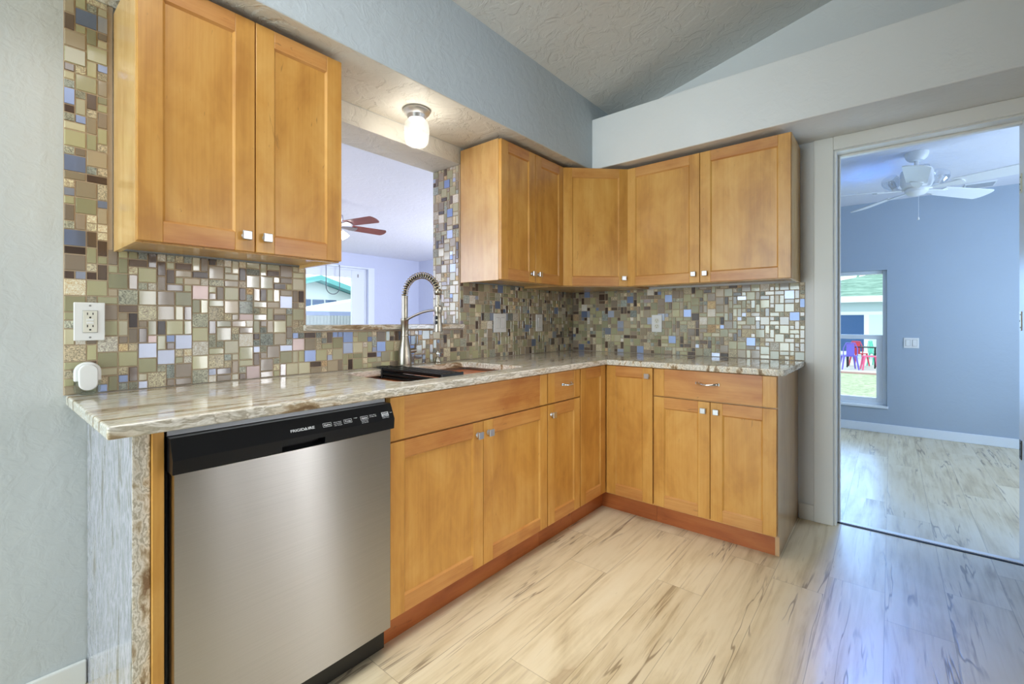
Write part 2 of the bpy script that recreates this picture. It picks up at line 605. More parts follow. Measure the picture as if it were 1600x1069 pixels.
# bedroom beyond the doorway
WX0, WX1, WZ0, WZ1 = 1.02, 1.89, 0.262, 1.636
YF = 2.85
bm = NB()
box(bm, 0.0, WX0, YF, YF + 0.15, 0, 2.6)
box(bm, WX1, 5.0, YF, YF + 0.15, 0, 2.6)
box(bm, WX0, WX1, YF, YF + 0.15, 0, WZ0)
box(bm, WX0, WX1, YF, YF + 0.15, WZ1, 2.6)
struct(mesh_obj('wall_far', bm, M_wall_far))
bm = NB(); box(bm, 0.0, 5.0, 0.13, YF, 2.325, 2.42); struct(mesh_obj('ceiling_bedroom', bm, M_ceiling_white))
bm = NB(); box(bm, 4.0, 4.1, 0.13, YF, 0, 2.325); struct(mesh_obj('wall_bedroom_right', bm, M_wall_far))
bm = NB(); box(bm, 0.0, 4.0, YF - 0.016, YF, 0, 0.088); struct(mesh_obj('baseboard_far', bm, M_trim_cool, bev=0.004))

# dining room beyond the pass-through
DWX = -5.6
wy0, wy1, wz0, wz1 = -0.6, 1.76, 0.85, 2.09
bm = NB()
box(bm, DWX - 0.15, DWX, -5.0, wy0, 0, 2.6)
box(bm, DWX - 0.15, DWX, wy1, 3.1, 0, 2.6)
box(bm, DWX - 0.15, DWX, wy0, wy1, 0, wz0)
box(bm, DWX - 0.15, DWX, wy0, wy1, wz1, 2.6)
struct(mesh_obj('wall_dining_far', bm, M_wall_dining))
bm = NB(); box(bm, DWX, -0.236, 2.95, 3.1, 0, 2.6); struct(mesh_obj('wall_dining_right', bm, M_wall_dining))
bm = NB(); box(bm, DWX, -0.236, -5.12, -5.0, 0, 2.6); struct(mesh_obj('wall_dining_left', bm, M_wall_dining))
bm = NB(); box(bm, DWX, -0.236, -5.0, 2.95, 2.36, 2.46); struct(mesh_obj('ceiling_dining', bm, M_ceiling_white))

# baseboards of the kitchen
bm = NB(); box(bm, 0.0, 0.014, -6.2, -2.806, 0, 0.074); struct(mesh_obj('baseboard_left', bm, M_trim, bev=0.004))
bm = NB(); box(bm, 1.516, 1.588, -0.014, 0.0, 0, 0.088); struct(mesh_obj('baseboard_back', bm, M_trim, bev=0.003))

# door casing, jamb and threshold
bm = NB()
box(bm, 1.588, 1.678, -0.019, 0.0, 0, SOF)
box(bm, 1.678, 2.48, -0.019, 0.0, 2.052, SOF)
box(bm, 2.397, 2.487, -0.019, 0.0, 0, 2.052)
struct(mesh_obj('trim_1', bm, M_trim, bev=0.004))
bm = NB()
box(bm, 1.672, DX0, 0.0, 0.145, 0, 2.06)
box(bm, DX1, 2.403, 0.0, 0.145, 0, 2.06)
box(bm, DX0, DX1, 0.0, 0.145, DZ, 2.06)
box(bm, DX0, DX0 + 0.012, 0.075, 0.11, 0, DZ - 0.012)
box(bm, DX0, DX1, 0.075, 0.11, DZ - 0.012, DZ)
struct(mesh_obj('trim_2', bm, M_trim, bev=0.002))
bm = NB(); box(bm, DX0, DX1, 0.062, 0.095, 0.0, 0.006, 0); box(bm, DX0, DX1, 0.046, 0.062, 0.0, 0.003, 1)
struct(mesh_obj('trim_3', bm, [M_trim, M_dark]))


def hinge_plate(z, mat, label, dark=False):
    t = thing('hinge_plate', label, 'hinge', (DX1, 0.10, z), 'metal plates on the right door jamb')
    b = NB(); box(b, DX1 - 0.003, DX1 - 0.0002, 0.085, 0.125, z - 0.045, z + 0.045)
    mesh_obj('plate', b, mat, t, bev=0.0012)
    for k in (-0.03, 0.0, 0.03):
        b = NB(); lathe(b, [(0, -0.0046), (0.0035, -0.004), (0.0035, -0.003)], (DX1, 0.105 + (0.006 if k == 0 else -0.006), z + k), 10, 'X')
        mesh_obj('screw', b, M_dark, t)


hinge_plate(1.76, plain('painted hinge', (232, 228, 205), 0.4), 'cream painted hinge plate, topmost on the right door jamb')
hinge_plate(1.12, plain('brass strike', (176, 150, 104), 0.35, 0.8), 'brass plate halfway up the right door jamb')
hinge_plate(0.52, plain('dark bronze', (70, 66, 64), 0.4, 0.7), 'dark metal hinge plate low on the right door jamb')

# ------------------------------------------------------------------ mosaic
GLASS = [((176, 170, 132), 5), ((164, 160, 126), 4), ((150, 134, 116), 5), ((172, 156, 130), 4), ((188, 180, 150), 4)]
DARK = [((78, 60, 50), 4), ((104, 86, 72), 3), ((70, 58, 54), 1)]
STONE = [((158, 158, 144), 4), ((178, 168, 146), 4), ((206, 190, 162), 3), ((202, 172, 134), 1), ((146, 152, 148), 2), ((216, 208, 196), 2)]
METAL = [((138, 152, 184), 4), ((172, 178, 194), 3), ((168, 152, 148), 0.8)]  # blue of the steel tints is reflected room light put into the colour


def pick(rs, pal):
    tot = sum(w for _, w in pal)
    r = rs.random() * tot
    for c, w in pal:
        r -= w
        if r <= 0:
            return c
    return pal[-1][0]


def mosaic(name, regions, M, seed, label, holes=()):
    """regions: list of (u0,u1,v0,v1) rectangles; M maps (u, v, depth) to the world"""
    rs = random.Random(seed)
    c = 0.0252
    verts, faces, mats, tints = [], [], [], []

    def quad(a, b_, cc, d, mi, tint):
        faces.append((a, b_, cc, d)); mats.append(mi); tints.append(tint)

    def add_box(u0, u1, v0, v1, d0, d1, ins, mi, tint, tilt=0):
        i = len(verts)
        k = [rs.uniform(-tilt, tilt) for _ in range(3)]
        for (u, v) in ((u0, v0), (u1, v0), (u1, v1), (u0, v1)):
            verts.append(M @ Vector((u, v, d0)))
        for q, (u, v) in enumerate(((u0 + ins, v0 + ins), (u1 - ins, v0 + ins), (u1 - ins, v1 - ins), (u0 + ins, v1 - ins))):
            dd = d1 + (k[0] if q in (0, 3) else -k[0]) + (k[1] if q in (0, 1) else -k[1])
            verts.append(M @ Vector((u, v, dd)))
        quad(i + 4, i + 5, i + 6, i + 7, mi, tint)
        for a, b_ in ((0, 1), (1, 2), (2, 3), (3, 0)):
            quad(i + a, i + b_, i + 4 + b_, i + 4 + a, mi, tint)

    umin = min(r[0] for r in regions); vmin = min(r[2] for r in regions)
    umax = max(r[1] for r in regions); vmax = max(r[3] for r in regions)
    nu = int(math.ceil((umax - umin) / c)); nv = int(math.ceil((vmax - vmin) / c))

    def reg(i, j):
        u = umin + (i + 0.5) * c; v = vmin + (j + 0.5) * c
        for h in holes:
            if h[0] < u < h[1] and h[2] < v < h[3]:
                return -1
        for k, r in enumerate(regions):
            if r[0] <= u <= r[1] and r[2] <= v <= r[3]:
                return k
        return -1
    for r in regions:
        add_box(r[0], r[1], r[2], r[3], 0.0, 0.0052, 0, 0, (1, 1, 1, 1))
    used = set()
    for j in range(nv):
        for i in range(nu):
            if (i, j) in used or reg(i, j) < 0:
                continue
            opts = [(2, 2)] * 10 + [(2, 1)] * 5 + [(1, 2)] * 5 + [(1, 1)] * 9
            rs.shuffle(opts)
            for (w, h) in opts + [(1, 1)]:
                if all((i + a, j + b_) not in used and reg(i + a, j + b_) >= 0 for a in range(w) for b_ in range(h)):
                    break
            for a in range(w):
                for b_ in range(h):
                    used.add((i + a, j + b_))
            r = rs.random()
            if w * h == 4:
                kind = 'g' if r < 0.62 else 's' if r < 0.86 else 'm' if r < 0.985 else 'd'
            elif w * h == 2:
                kind = 'g' if r < 0.68 else 'd' if r < 0.93 else 's' if r < 0.98 else 'm'
            else:
                kind = 's' if r < 0.62 else 'g' if r < 0.85 else 'd' if r < 0.93 else 'm'
            col = pick(rs, {'g': GLASS, 's': STONE, 'm': METAL, 'd': DARK}[kind])
            f = rs.uniform(0.86, 1.12)
            tint = lin(*[min(255, v * f) for v in col])
            g = 0.0011
            u0 = umin + i * c + g; u1 = umin + (i + w) * c - g
            v0 = vmin + j * c + g; v1 = vmin + (j + h) * c - g
            k = reg(i, j)
            u1 = min(u1, umax); v1 = min(v1, vmax)
            if kind == 's':
                add_box(u0, u1, v0, v1, 0.004, 0.0078 + rs.uniform(-.0006, .0008), 0.0008, 2, tint, 0.0005)
            elif kind == 'm':
                add_box(u0, u1, v0, v1, 0.004, 0.0076, 0.0007, 3, tint, 0.0005)
            else:
                add_box(u0, u1, v0, v1, 0.004, 0.0080, 0.0020, 1, tint, 0.0003)
    me = bpy.data.meshes.new(name)
    me.from_pydata([tuple(v) for v in verts], [], faces)
    for m in (M_grout, M_tile_glass, M_tile_stone, M_tile_metal):
        me.materials.append(m)
    for p, mi in zip(me.polygons, mats):
        p.material_index = mi
    at = me.attributes.new('tint', 'FLOAT_COLOR', 'FACE')
    flat = []
    for t_ in tints:
        flat.extend(t_)
    at.data.foreach_set('color', flat)
    me.validate()
    o = bpy.data.objects.new(name, me)
    COL.objects.link(o)
    return tag(o, label, 'backsplash')


CT = 0.894   # counter top height
UB = 1.341   # underside of the wall cabinets
UT = 2.103
# sink wall: u = y, v = z, depth = +x
Ms = Matrix(((0, 0, 1, 0), (1, 0, 0, 0), (0, 1, 0, 0), (0, 0, 0, 1)))
mosaic('tile_backsplash', [(-2.857, OY0, CT + 0.001, UB - 0.0), (OY0, OY1, CT + 0.001, OZ0 - 0.002), (OY1, -0.0085, CT + 0.001, UB),
                           (-2.857, -2.744, UB, SOF - 0.001), (OY1 + 0.0, -1.219, UB, OZ1 - 0.002)],
       Ms, 11, 'mosaic tile backsplash behind the sink, of mixed brown, olive and steel squares')
# window jamb: u = x (-0.236..0.008), v = z, facing -y
Mj = Matrix(((1, 0, 0, 0), (0, 0, -1, OY1), (0, 1, 0, 0), (0, 0, 0, 1)))
mosaic('tile_jamb', [(-0.236, 0.0, 1.105, OZ1 - 0.002)], Mj, 5, 'strip of mosaic tile lining the right side of the pass-through opening')
# end wall: u = x, v = z, depth = -y
Mb = Matrix(((1, 0, 0, 0), (0, 0, -1, 0), (0, 1, 0, 0), (0, 0, 0, 1)))
mosaic('tile_backsplash', [(0.0085, 1.545, CT + 0.001, UB)], Mb, 23, 'mosaic tile backsplash on the end wall beside the doorway')

# ------------------------------------------------------------------ countertop, waterfall panel, sill
def counter():
    xs = [0.0025, 0.10, 0.53, 0.64, 1.545]
    ys = [-2.852, -2.015, -1.27, -0.64, -0.0025]
    zt, zb = CT, 0.864
    b = NB()
    V = {}
    def v(i, j, z):
        k = (i, j, z)
        if k not in V:
            V[k] = b.verts.new((xs[i], ys[j], z))
        return V[k]
    cells = {(i, j) for i in range(4) for j in range(4) if (i < 3 or j == 3) and not (i == 1 and j == 1)}
    for (i, j) in cells:
        b.faces.new((v(i, j, zt), v(i + 1, j, zt), v(i + 1, j + 1, zt), v(i, j + 1, zt)))
        b.faces.new((v(i, j, zb), v(i, j + 1, zb), v(i + 1, j + 1, zb), v(i + 1, j, zb)))
        for di, dj, e in ((0, -1, ((0, 0), (1, 0))), (1, 0, ((1, 0), (1, 1))), (0, 1, ((1, 1), (0, 1))), (-1, 0, ((0, 1), (0, 0)))):
            if (i + di, j + dj) not in cells:
                (a, c_), (d, e_) = e
                b.faces.new((v(i + a, j + c_, zb), v(i + d, j + e_, zb), v(i + d, j + e_, zt), v(i + a, j + c_, zt)))
    hole = {(1, 1), (1, 2), (2, 1), (2, 2)}
    ed = []
    for (i, j) in hole:
        e = b.edges.get((V[(i, j, zt)], V[(i, j, zb)]))
        if e: ed.append(e)
    e2 = b.edges.get((V[(4, 3, zt)], V[(4, 3, zb)]))
    bmesh.ops.bevel(b, geom=ed, offset=0.045, offset_type='OFFSET', segments=6, profile=0.5, affect='EDGES')
    bmesh.ops.bevel(b, geom=[e2], offset=0.03, offset_type='OFFSET', segments=2, profile=0.5, affect='EDGES')
    o = mesh_obj('countertop', b, M_granite, None, bev=0.005, seg=3)
    return tag(o, 'L-shaped polished stone countertop veined in brown, cream and grey', 'countertop')


counter()
bm = NB(); box(bm, 0.003, 0.60, -2.804, -2.770, 0.0, 0.863)
for f in bm.faces:
    if f.calc_center_median().x > 0.59:
        f.material_index = 1
tag(mesh_obj('stone_end_panel', bm, [M_granite_up, M_granite_edge], bev=0.002), 'upright lilac-grey veined stone end panel left of the dishwasher', 'stone panel')
bm = NB(); box(bm, 0.02, 0.612, -2.769, -2.7465, 0.0, 0.863)
tag(mesh_obj('filler_panel', bm, M_maple_v, bev=0.001), 'narrow upright maple filler strip between stone panel and dishwasher', 'filler panel')
bm = NB(); box(bm, -0.236, 0.012, OY0 + 0.001, OY1 - 0.0095, OZ0, 1.103); box(bm, 0.0, 0.022, OY0 - 0.012, OY1 + 0.014, OZ0, 1.103)
tag(mesh_obj('stone_sill', bm, M_granite, bev=0.003), 'tan stone sill along the bottom of the pass-through opening', 'window sill')

# ------------------------------------------------------------------ cabinets
XF = 0.605   # face of the base boxes; doors add 0.02


def frame_door(name, parent, O, U, N, w, z0, z1, st=0.058, th=0.02, slab=False):
    """shaker door: O = start point (back plane), U along the width, N outward"""
    U = Vector(U).normalized(); N = Vector(N).normalized()
    Mx = Matrix(((U.x, 0, N.x, O[0]), (U.y, 0, N.y, O[1]), (0, 1, 0, 0), (0, 0, 0, 1)))
    b = NB()
    rec = 0.007
    mbox(Mx, b, 0, st, z0, z1, 0, th, 0)
    mbox(Mx, b, w - st, w, z0, z1, 0, th, 0)
    if slab:
        mbox(Mx, b, st, w - st, z0, z1, 0, th - 0.0015, 1)
    else:
        mbox(Mx, b, st, w - st, z0, z0 + st, 0, th, 1)
        mbox(Mx, b, st, w - st, z1 - st, z1, 0, th, 1)
        mbox(Mx, b, st, w - st, z0 + st, z1 - st, 0.002, th - rec, 0)
        # little sloping sticking around the panel
        s = 0.006
        a0, a1, c0, c1 = st, w - st, z0 + st, z1 - st
        ring_o = [(a0, c0), (a1, c0), (a1, c1), (a0, c1)]
        ring_i = [(a0 + s, c0 + s), (a1 - s, c0 + s), (a1 - s, c1 - s), (a0 + s, c1 - s)]
        Vo = [b.verts.new(Mx @ Vector((p[0], p[1], th - 0.0015))) for p in ring_o]
        Vi = [b.verts.new(Mx @ Vector((p[0], p[1], th - rec + 0.0002))) for p in ring_i]
        for k in range(4):
            f = b.faces.new((Vo[k], Vo[(k + 1) % 4], Vi[(k + 1) % 4], Vi[k]))
            f.material_index = 1 if k in (0, 2) else 0
    return mesh_obj(name, b, [M_maple_v, M_maple_h], parent, bev=0.0014), Mx, th


def knob(door, Mx, th, u, z, s=0.028):
    b = NB()
    lathe(b, [(0.011, 0), (0.011, 0.002), (0.0065, 0.004), (0.0065, 0.016), (0, 0.016)], (0, 0, 0), 16)
    for v in b.verts:
        v.co = Mx @ Vector((u + v.co.x, z + v.co.y, th + v.co.z))
    mbox(Mx, b, u - s / 2, u + s / 2, z - s / 2, z + s / 2, th + 0.014, th + 0.023)
    o = mesh_obj('knob', b, M_nickel_knob, door, bev=0.0025)
    o['label'] = 'square satin nickel knob'
    return o


def pull(door, Mx, th, u, z, L):
    b = NB()
    pts = []
    n = 14
    for k in range(n + 1):
        a = -1 + 2 * k / n
        pts.append((u + a * L / 2, z - 0.004 * math.cos(a * math.pi / 2), th + 0.004 + 0.024 * math.cos(a * math.pi / 2) ** 0.7))
    rad = [0.0075 - 0.003 * math.cos((-1 + 2 * k / n) * math.pi / 2) for k in range(n + 1)]
    tube(b, [Mx @ Vector(p) for p in pts], rad, 10)
    for sgn in (-1, 1):
        mbox(Mx, b, u + sgn * L / 2 - 0.009, u + sgn * L / 2 + 0.009, z - 0.006, z + 0.006, th - 0.0002, th + 0.006)
    o = mesh_obj('pull_handle', b, M_chrome, door, smooth=40)
    o['label'] = 'arched chrome pull handle'
    return o


D0, D1, DR0, DR1 = 0.111, 0.706, 0.713, 0.860
EX = (1, 0, 0); NX = (1, 0, 0); UY = (0, 1, 0); NY = (0, -1, 0)
g = 0.003

# sink base (36 in)
t = thing('base_cabinet', 'maple sink base cabinet with two doors and a wide false front, right of the dishwasher', 'cabinet', (0.3, -1.68, 0), 'maple base cabinets')
y0, y1 = -2.1335, -1.2195
bm = NB()
box(bm, 0.004, XF, y0, y0 + 0.018, 0.10, 0.863)
box(bm, 0.004, XF, y1 - 0.018, y1, 0.10, 0.863)
box(bm, 0.004, XF, y0 + 0.018, y1 - 0.018, 0.10, 0.118)
box(bm, 0.004, 0.012, y0 + 0.018, y1 - 0.018, 0.118, 0.60)
box(bm, XF - 0.018, XF, y0 + 0.018, y1 - 0.018, 0.70, 0.863)
mesh_obj('carcass', bm, M_maple_side, t)
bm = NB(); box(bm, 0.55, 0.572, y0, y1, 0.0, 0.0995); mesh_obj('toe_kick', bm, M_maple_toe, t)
frame_door('false_front', t, (XF + 0.001, y0 + g, 0), UY, NX, y1 - y0 - 2 * g, DR0, DR1, slab=True)
ym = (y0 + y1) / 2
d, Mx, th = frame_door('door', t, (XF + 0.001, y0 + g, 0), UY, NX, ym - y0 - 1.5 * g, D0, D1)
knob(d, Mx, th, ym - y0 - 0.036, 0.655)
d, Mx, th = frame_door('door', t, (XF + 0.001, ym + g / 2, 0), UY, NX, y1 - ym - 1.5 * g, D0, D1)
knob(d, Mx, th, 0.030, 0.655)

# 12 in drawer base
t = thing('base_cabinet', 'narrow maple base cabinet with one drawer above one door, right of the sink cabinet', 'cabinet', (0.3, -1.067, 0), 'maple base cabinets')
y0, y1 = -1.2185, -0.9145
bm = NB(); box(bm, 0.004, XF, y0, y1, 0.10, 0.863); mesh_obj('carcass', bm, M_maple_side, t)
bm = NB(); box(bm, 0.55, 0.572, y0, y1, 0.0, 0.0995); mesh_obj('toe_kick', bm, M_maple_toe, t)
d, Mx, th = frame_door('drawer', t, (XF + 0.001, y0 + g, 0), UY, NX, y1 - y0 - 2 * g, DR0, DR1, slab=True)
pull(d, Mx, th, 0.165, 0.795, 0.085)
d, Mx, th = frame_door('door', t, (XF + 0.001, y0 + g, 0), UY, NX, y1 - y0 - 2 * g, D0, D1)
knob(d, Mx, th, 0.030, 0.655)

# corner cabinet with two doors meeting at the inside corner
t = thing('base_cabinet', 'maple corner base cabinet with two full-height doors meeting at the inside corner', 'cabinet', (0.3, -0.3, 0), 'maple base cabinets')
bm = NB()
prism(bm, [(0.004, -0.9135), (XF, -0.9135), (XF, -XF), (0.9135, -XF), (0.9135, -0.004), (0.004, -0.004)], 2, 0.10, 0.863)
mesh_obj('carcass', bm, M_maple_side, t)
bm = NB()
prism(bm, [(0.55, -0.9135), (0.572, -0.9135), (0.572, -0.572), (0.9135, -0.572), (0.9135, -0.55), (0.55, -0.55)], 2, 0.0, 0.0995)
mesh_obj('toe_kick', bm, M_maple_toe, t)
d, Mx, th = frame_door('door', t, (XF + 0.001, -0.9135 + g, 0), UY, NX, 0.9135 - g - 0.629, D0, DR1)
d, Mx, th = frame_door('door', t, (0.629, -XF - 0.001, 0), EX, NY, 0.9135 - g - 0.629, D0, DR1)
knob(d, Mx, th, 0.9135 - g - 0.629 - 0.028, 0.815)

# base on the end wall
XE = 1.512
t = thing('base_cabinet', 'maple base cabinet with one wide drawer above two doors, beside the doorway', 'cabinet', (1.21, -0.3, 0), 'maple base cabinets')
bm = NB(); box(bm, 0.9145, XE - 0.018, -XF, -0.004, 0.10, 0.863); mesh_obj('carcass', bm, M_maple_side, t)
bm = NB(); box(bm, XE - 0.0178, XE, -XF - 0.001, -0.004, 0.1, 0.863); box(bm, XE - 0.0178, XE, -0.572, -0.004, 0.0, 0.1)
M_end = wood('glossy maple end veneer', (176, 128, 78), (194, 148, 96), (206, 164, 112), rough=0.3)
M_end.node_tree.nodes['Principled BSDF'].inputs['Coat Weight'].default_value = 1.0
M_end.node_tree.nodes['Principled BSDF'].inputs['Coat Roughness'].default_value = 0.06
o = mesh_obj('end_panel', bm, M_end, t); o['label'] = 'glossy maple end panel facing the doorway'
bm = NB(); box(bm, 0.9145, XE - 0.018, -0.572, -0.55, 0.0, 0.0995); mesh_obj('toe_kick', bm, M_maple_toe, t)
xw = XE - 0.9145
d, Mx, th = frame_door('drawer', t, (0.9145 + g, -XF - 0.001, 0), EX, NY, xw - 2 * g, DR0, DR1, slab=True)
pull(d, Mx, th, xw / 2 - 0.015, 0.800, 0.098)
d, Mx, th = frame_door('door', t, (0.9145 + g, -XF - 0.001, 0), EX, NY, xw / 2 - 1.5 * g, D0, D1)
knob(d, Mx, th, xw / 2 - 0.034, 0.662)
d, Mx, th = frame_door('door', t, (0.9145 + xw / 2 + g / 2, -XF - 0.001, 0), EX, NY, xw / 2 - 1.5 * g, D0, D1)
knob(d, Mx, th, 0.030, 0.662)

# wall cabinets
UF = 0.302
KZ = UB + 0.053


def upper_box(bm, x0, x1, y0, y1):
    box(bm, x0, x1, y0, y1, UB + 0.012, UT)


t = thing('wall_cabinet', 'large two-door maple wall cabinet above the dishwasher', 'cabinet', (0.15, -2.44, UB), 'maple wall cabinets')
y0, y1 = -2.743, -2.134
bm = NB()
box(bm, 0.0105, UF, y0, y0 + 0.016, UB, UT); box(bm, 0.0105, UF, y1 - 0.016, y1, UB, UT)
box(bm, 0.0105, UF, y0 + 0.016, y1 - 0.016, UB + 0.012, UT); box(bm, UF - 0.018, UF, y0 + 0.016, y1 - 0.016, UB, UB + 0.012)
mesh_obj('carcass', bm, M_maple_side, t, bev=0.0015)
ym = (y0 + y1) / 2
d, Mx, th = frame_door('door', t, (UF + 0.001, y0 + 0.001, 0), UY, NX, ym - y0 - 0.003, UB + 0.004, UT - 0.006)
knob(d, Mx, th, ym - y0 - 0.032, KZ)
d, Mx, th = frame_door('door', t, (UF + 0.001, ym + 0.0015, 0), UY, NX, y1 - ym - 0.003, UB + 0.004, UT - 0.006)
knob(d, Mx, th, 0.030, KZ)

t = thing('wall_cabinet', 'two-door maple wall cabinet right of the pass-through opening', 'cabinet', (0.15, -0.915, UB), 'maple wall cabinets')
y0, y1 = -1.219, -0.611
bm = NB()
box(bm, 0.0105, UF, y0, y0 + 0.016, UB, UT); box(bm, 0.0105, UF, y1 - 0.016, y1, UB, UT)
box(bm, 0.0105, UF, y0 + 0.016, y1 - 0.016, UB + 0.012, UT); box(bm, UF - 0.018, UF, y0 + 0.016, y1 - 0.016, UB, UB + 0.012)
mesh_obj('carcass', bm, M_maple_side, t, bev=0.0015)
ym = (y0 + y1) / 2
d, Mx, th = frame_door('door', t, (UF + 0.001, y0 + 0.001, 0), UY, NX, ym - y0 - 0.003, UB + 0.004, UT - 0.006)
knob(d, Mx, th, ym - y0 - 0.032, KZ)
d, Mx, th = frame_door('door', t, (UF + 0.001, ym + 0.0015, 0), UY, NX, y1 - ym - 0.003, UB + 0.004, UT - 0.006)
knob(d, Mx, th, 0.030, KZ)

t = thing('wall_cabinet', 'single-door diagonal maple wall cabinet in the inside corner', 'cabinet', (0.2, -0.2, UB), 'maple wall cabinets')
bm = NB()
prism(bm, [(0.0105, -0.610), (UF, -0.610), (0.610, -UF), (0.610, -0.0105), (0.0105, -0.0105)], 2, UB, UT)
mesh_obj('carcass', bm, M_maple_side, t)
q = math.sqrt(0.5)
L = (0.610 - UF) / q
d, Mx, th = frame_door('door', t, (UF + 0.008 * q * 1.0 + 0.001, -0.610 + 0.008 * q - 0.001, 0), (q, q, 0), (q, -q, 0), L - 0.016, UB + 0.004, UT - 0.006)
knob(d, Mx, th, L - 0.016 - 0.030, KZ)

t = thing('wall_cabinet', 'wide two-door maple wall cabinet on the end wall beside the doorway', 'cabinet', (1.07, -0.15, UB), 'maple wall cabinets')
x0, x1 = 0.611, 1.524
bm = NB()
box(bm, x0, x0 + 0.016, -UF, -0.0105, UB, UT); box(bm, x1 - 0.016, x1, -UF, -0.0105, UB, UT)
box(bm, x0 + 0.016, x1 - 0.016, -UF, -0.0105, UB + 0.012, UT); box(bm, x0 + 0.016, x1 - 0.016, -UF, -UF + 0.018, UB, UB + 0.012)
mesh_obj('carcass', bm, M_maple_side, t, bev=0.0015)
xm = (x0 + x1) / 2
d, Mx, th = frame_door('door', t, (x0 + 0.002, -UF - 0.001, 0), EX, NY, xm - x0 - 0.0035, UB + 0.004, UT - 0.006)
knob(d, Mx, th, xm - x0 - 0.034, KZ)
d, Mx, th = frame_door('door', t, (xm + 0.0015, -UF - 0.001, 0), EX, NY, x1 - xm - 0.003, UB + 0.004, UT - 0.006)
knob(d, Mx, th, 0.030, KZ)

# ------------------------------------------------------------------ dishwasher
t = thing('dishwasher', 'stainless steel dishwasher with black control panel under the counter', 'dishwasher', (0.3, -2.44, 0))
y0, y1 = -2.742, -2.137
bm = NB(); box(bm, 0.05, 0.598, y0, y1, 0.012, 0.846); mesh_obj('tub', bm, M_black, t)
bm = NB(); box(bm, 0.598, 0.606, y0 + 0.002, y1 - 0.002, 0.847, 0.8635); box(bm, 0.56, 0.598, y0 + 0.002, y1 - 0.002, 0.847, 0.852)
o = mesh_obj('mounting_strip', bm, plain('galvanised strip', (150, 152, 154), 0.4, 0.9), t); o['label'] = 'grey metal strip above the control panel'
# steel door with slightly rolled side edges, with UVs for the brushing direction
bm = NB()
n = 12
prof = [(0.600, y0 + 0.008)]
pf = []
for k in range(n + 1):
    a = k / n
    yy = y0 + 0.008 + (y1 - y0 - 0.012) * a
    pf.append((0.640 + 0.006 * (1 - (2 * a - 1) ** 2), yy))
ring = [(0.602, y0 + 0.006), (0.632, y0 + 0.006)] + pf + [(0.634, y1 - 0.002), (0.602, y1 - 0.002)]
prism(bm, ring, 2, 0.100, 0.760)
uvl = bm.loops.layers.uv.new('UVMap')
for f in bm.faces:
    for lp in f.loops:
        lp[uvl].uv = (lp.vert.co.y, lp.vert.co.z)
mesh_obj('door_panel', bm, M_steel, t, smooth=30)['label'] = 'brushed stainless steel door panel'
# control panel
CP = [(0.600, 0.8455), (0.634, 0.8455), (0.657, 0.797), (0.654, 0.764), (0.600, 0.764)]
PY0, PY1, PZ0, PZ1 = -2.497, -2.375, 0.7665, 0.780
bm = NB()
A = [y0 + 0.001, PY0, PY1, y1 + 0.001]
prism(bm, CP, 1, A[0], A[1])
prism(bm, CP, 1, A[2], A[3])
prism(bm, [(0.600, 0.8455), (0.634, 0.8455), (0.657, 0.797), (0.6562, PZ1 + 0.003), (0.625, PZ1 + 0.001), (0.600, PZ1 + 0.001)], 1, A[1], A[2])
prism(bm, [(0.600, PZ0), (0.650, PZ0), (0.6542, 0.764), (0.600, 0.764)], 1, A[1], A[2])
bmesh.ops.remove_doubles(bm, verts=bm.verts[:], dist=0.00005)
cp = mesh_obj('control_panel', bm, M_black, t, bev=0.002)
cp['label'] = 'black control panel with a pocket handle'
bm = NB(); box(bm, 0.601, 0.612, PY0, PY1, PZ0, PZ1); mesh_obj('pocket_handle', bm, M_dark, t)
bm = NB(); box(bm, 0.50, 0.545, y0 + 0.004, y1 - 0.004, 0.0, 0.098); o = mesh_obj('kick_plate', bm, M_black, t, bev=0.002); o['label'] = 'black kick plate'

fa = Vector((0.634, 0, 0.8455)); fb = Vector((0.657, 0, 0.797))
up = (fa - fb).normalized(); nrm = Vector((-up.z, 0, up.x)) * -1
nrm = Vector((up.z, 0, -up.x))


def face_pt(y, z, off=0.0006):
    k = (0.8455 - z) / (0.8455 - 0.797)
    p = fa.lerp(fb, k)
    return Vector((p.x, y, z)) + nrm * off


def face_text(name, s, y, z, size, parent=cp, mat=M_text, width=None, align='LEFT', bold=0.0):
    cu = bpy.data.curves.new(name, 'FONT')
    cu.body = s
    cu.size = size
    cu.extrude = 0.00015
    cu.offset = bold
    cu.align_x = align
    cu.materials.append(mat)
    o = bpy.data.objects.new(name, cu)
    COL.objects.link(o)
    p = face_pt(y, z)
    mw = Matrix(((0, up.x, nrm.x, p.x), (1, up.y, nrm.y, p.y), (0, up.z, nrm.z, p.z), (0, 0, 0, 1)))
    if width:
        bpy.context.view_layer.update()
        k = width / max(o.dimensions.x, 1e-6)
        mw = mw @ Matrix.Diagonal((k, 1, 1, 1))
    dg = bpy.context.evaluated_depsgraph_get()
    me = bpy.data.meshes.new_from_object(o.evaluated_get(dg))
    bpy.data.objects.remove(o)
    me.transform(mw)
    me.materials.clear(); me.materials.append(mat)
    ob = bpy.data.objects.new(name, me)
    COL.objects.link(ob)
    ob.parent = parent
    return ob


face_text('brand_lettering', 'FRIGID', -2.4725, 0.8115, 0.0105, width=0.0385, bold=0.0001)
face_text('brand_lettering', 'IRE', -2.4235, 0.8115, 0.0105, width=0.0185, bold=0.0001)
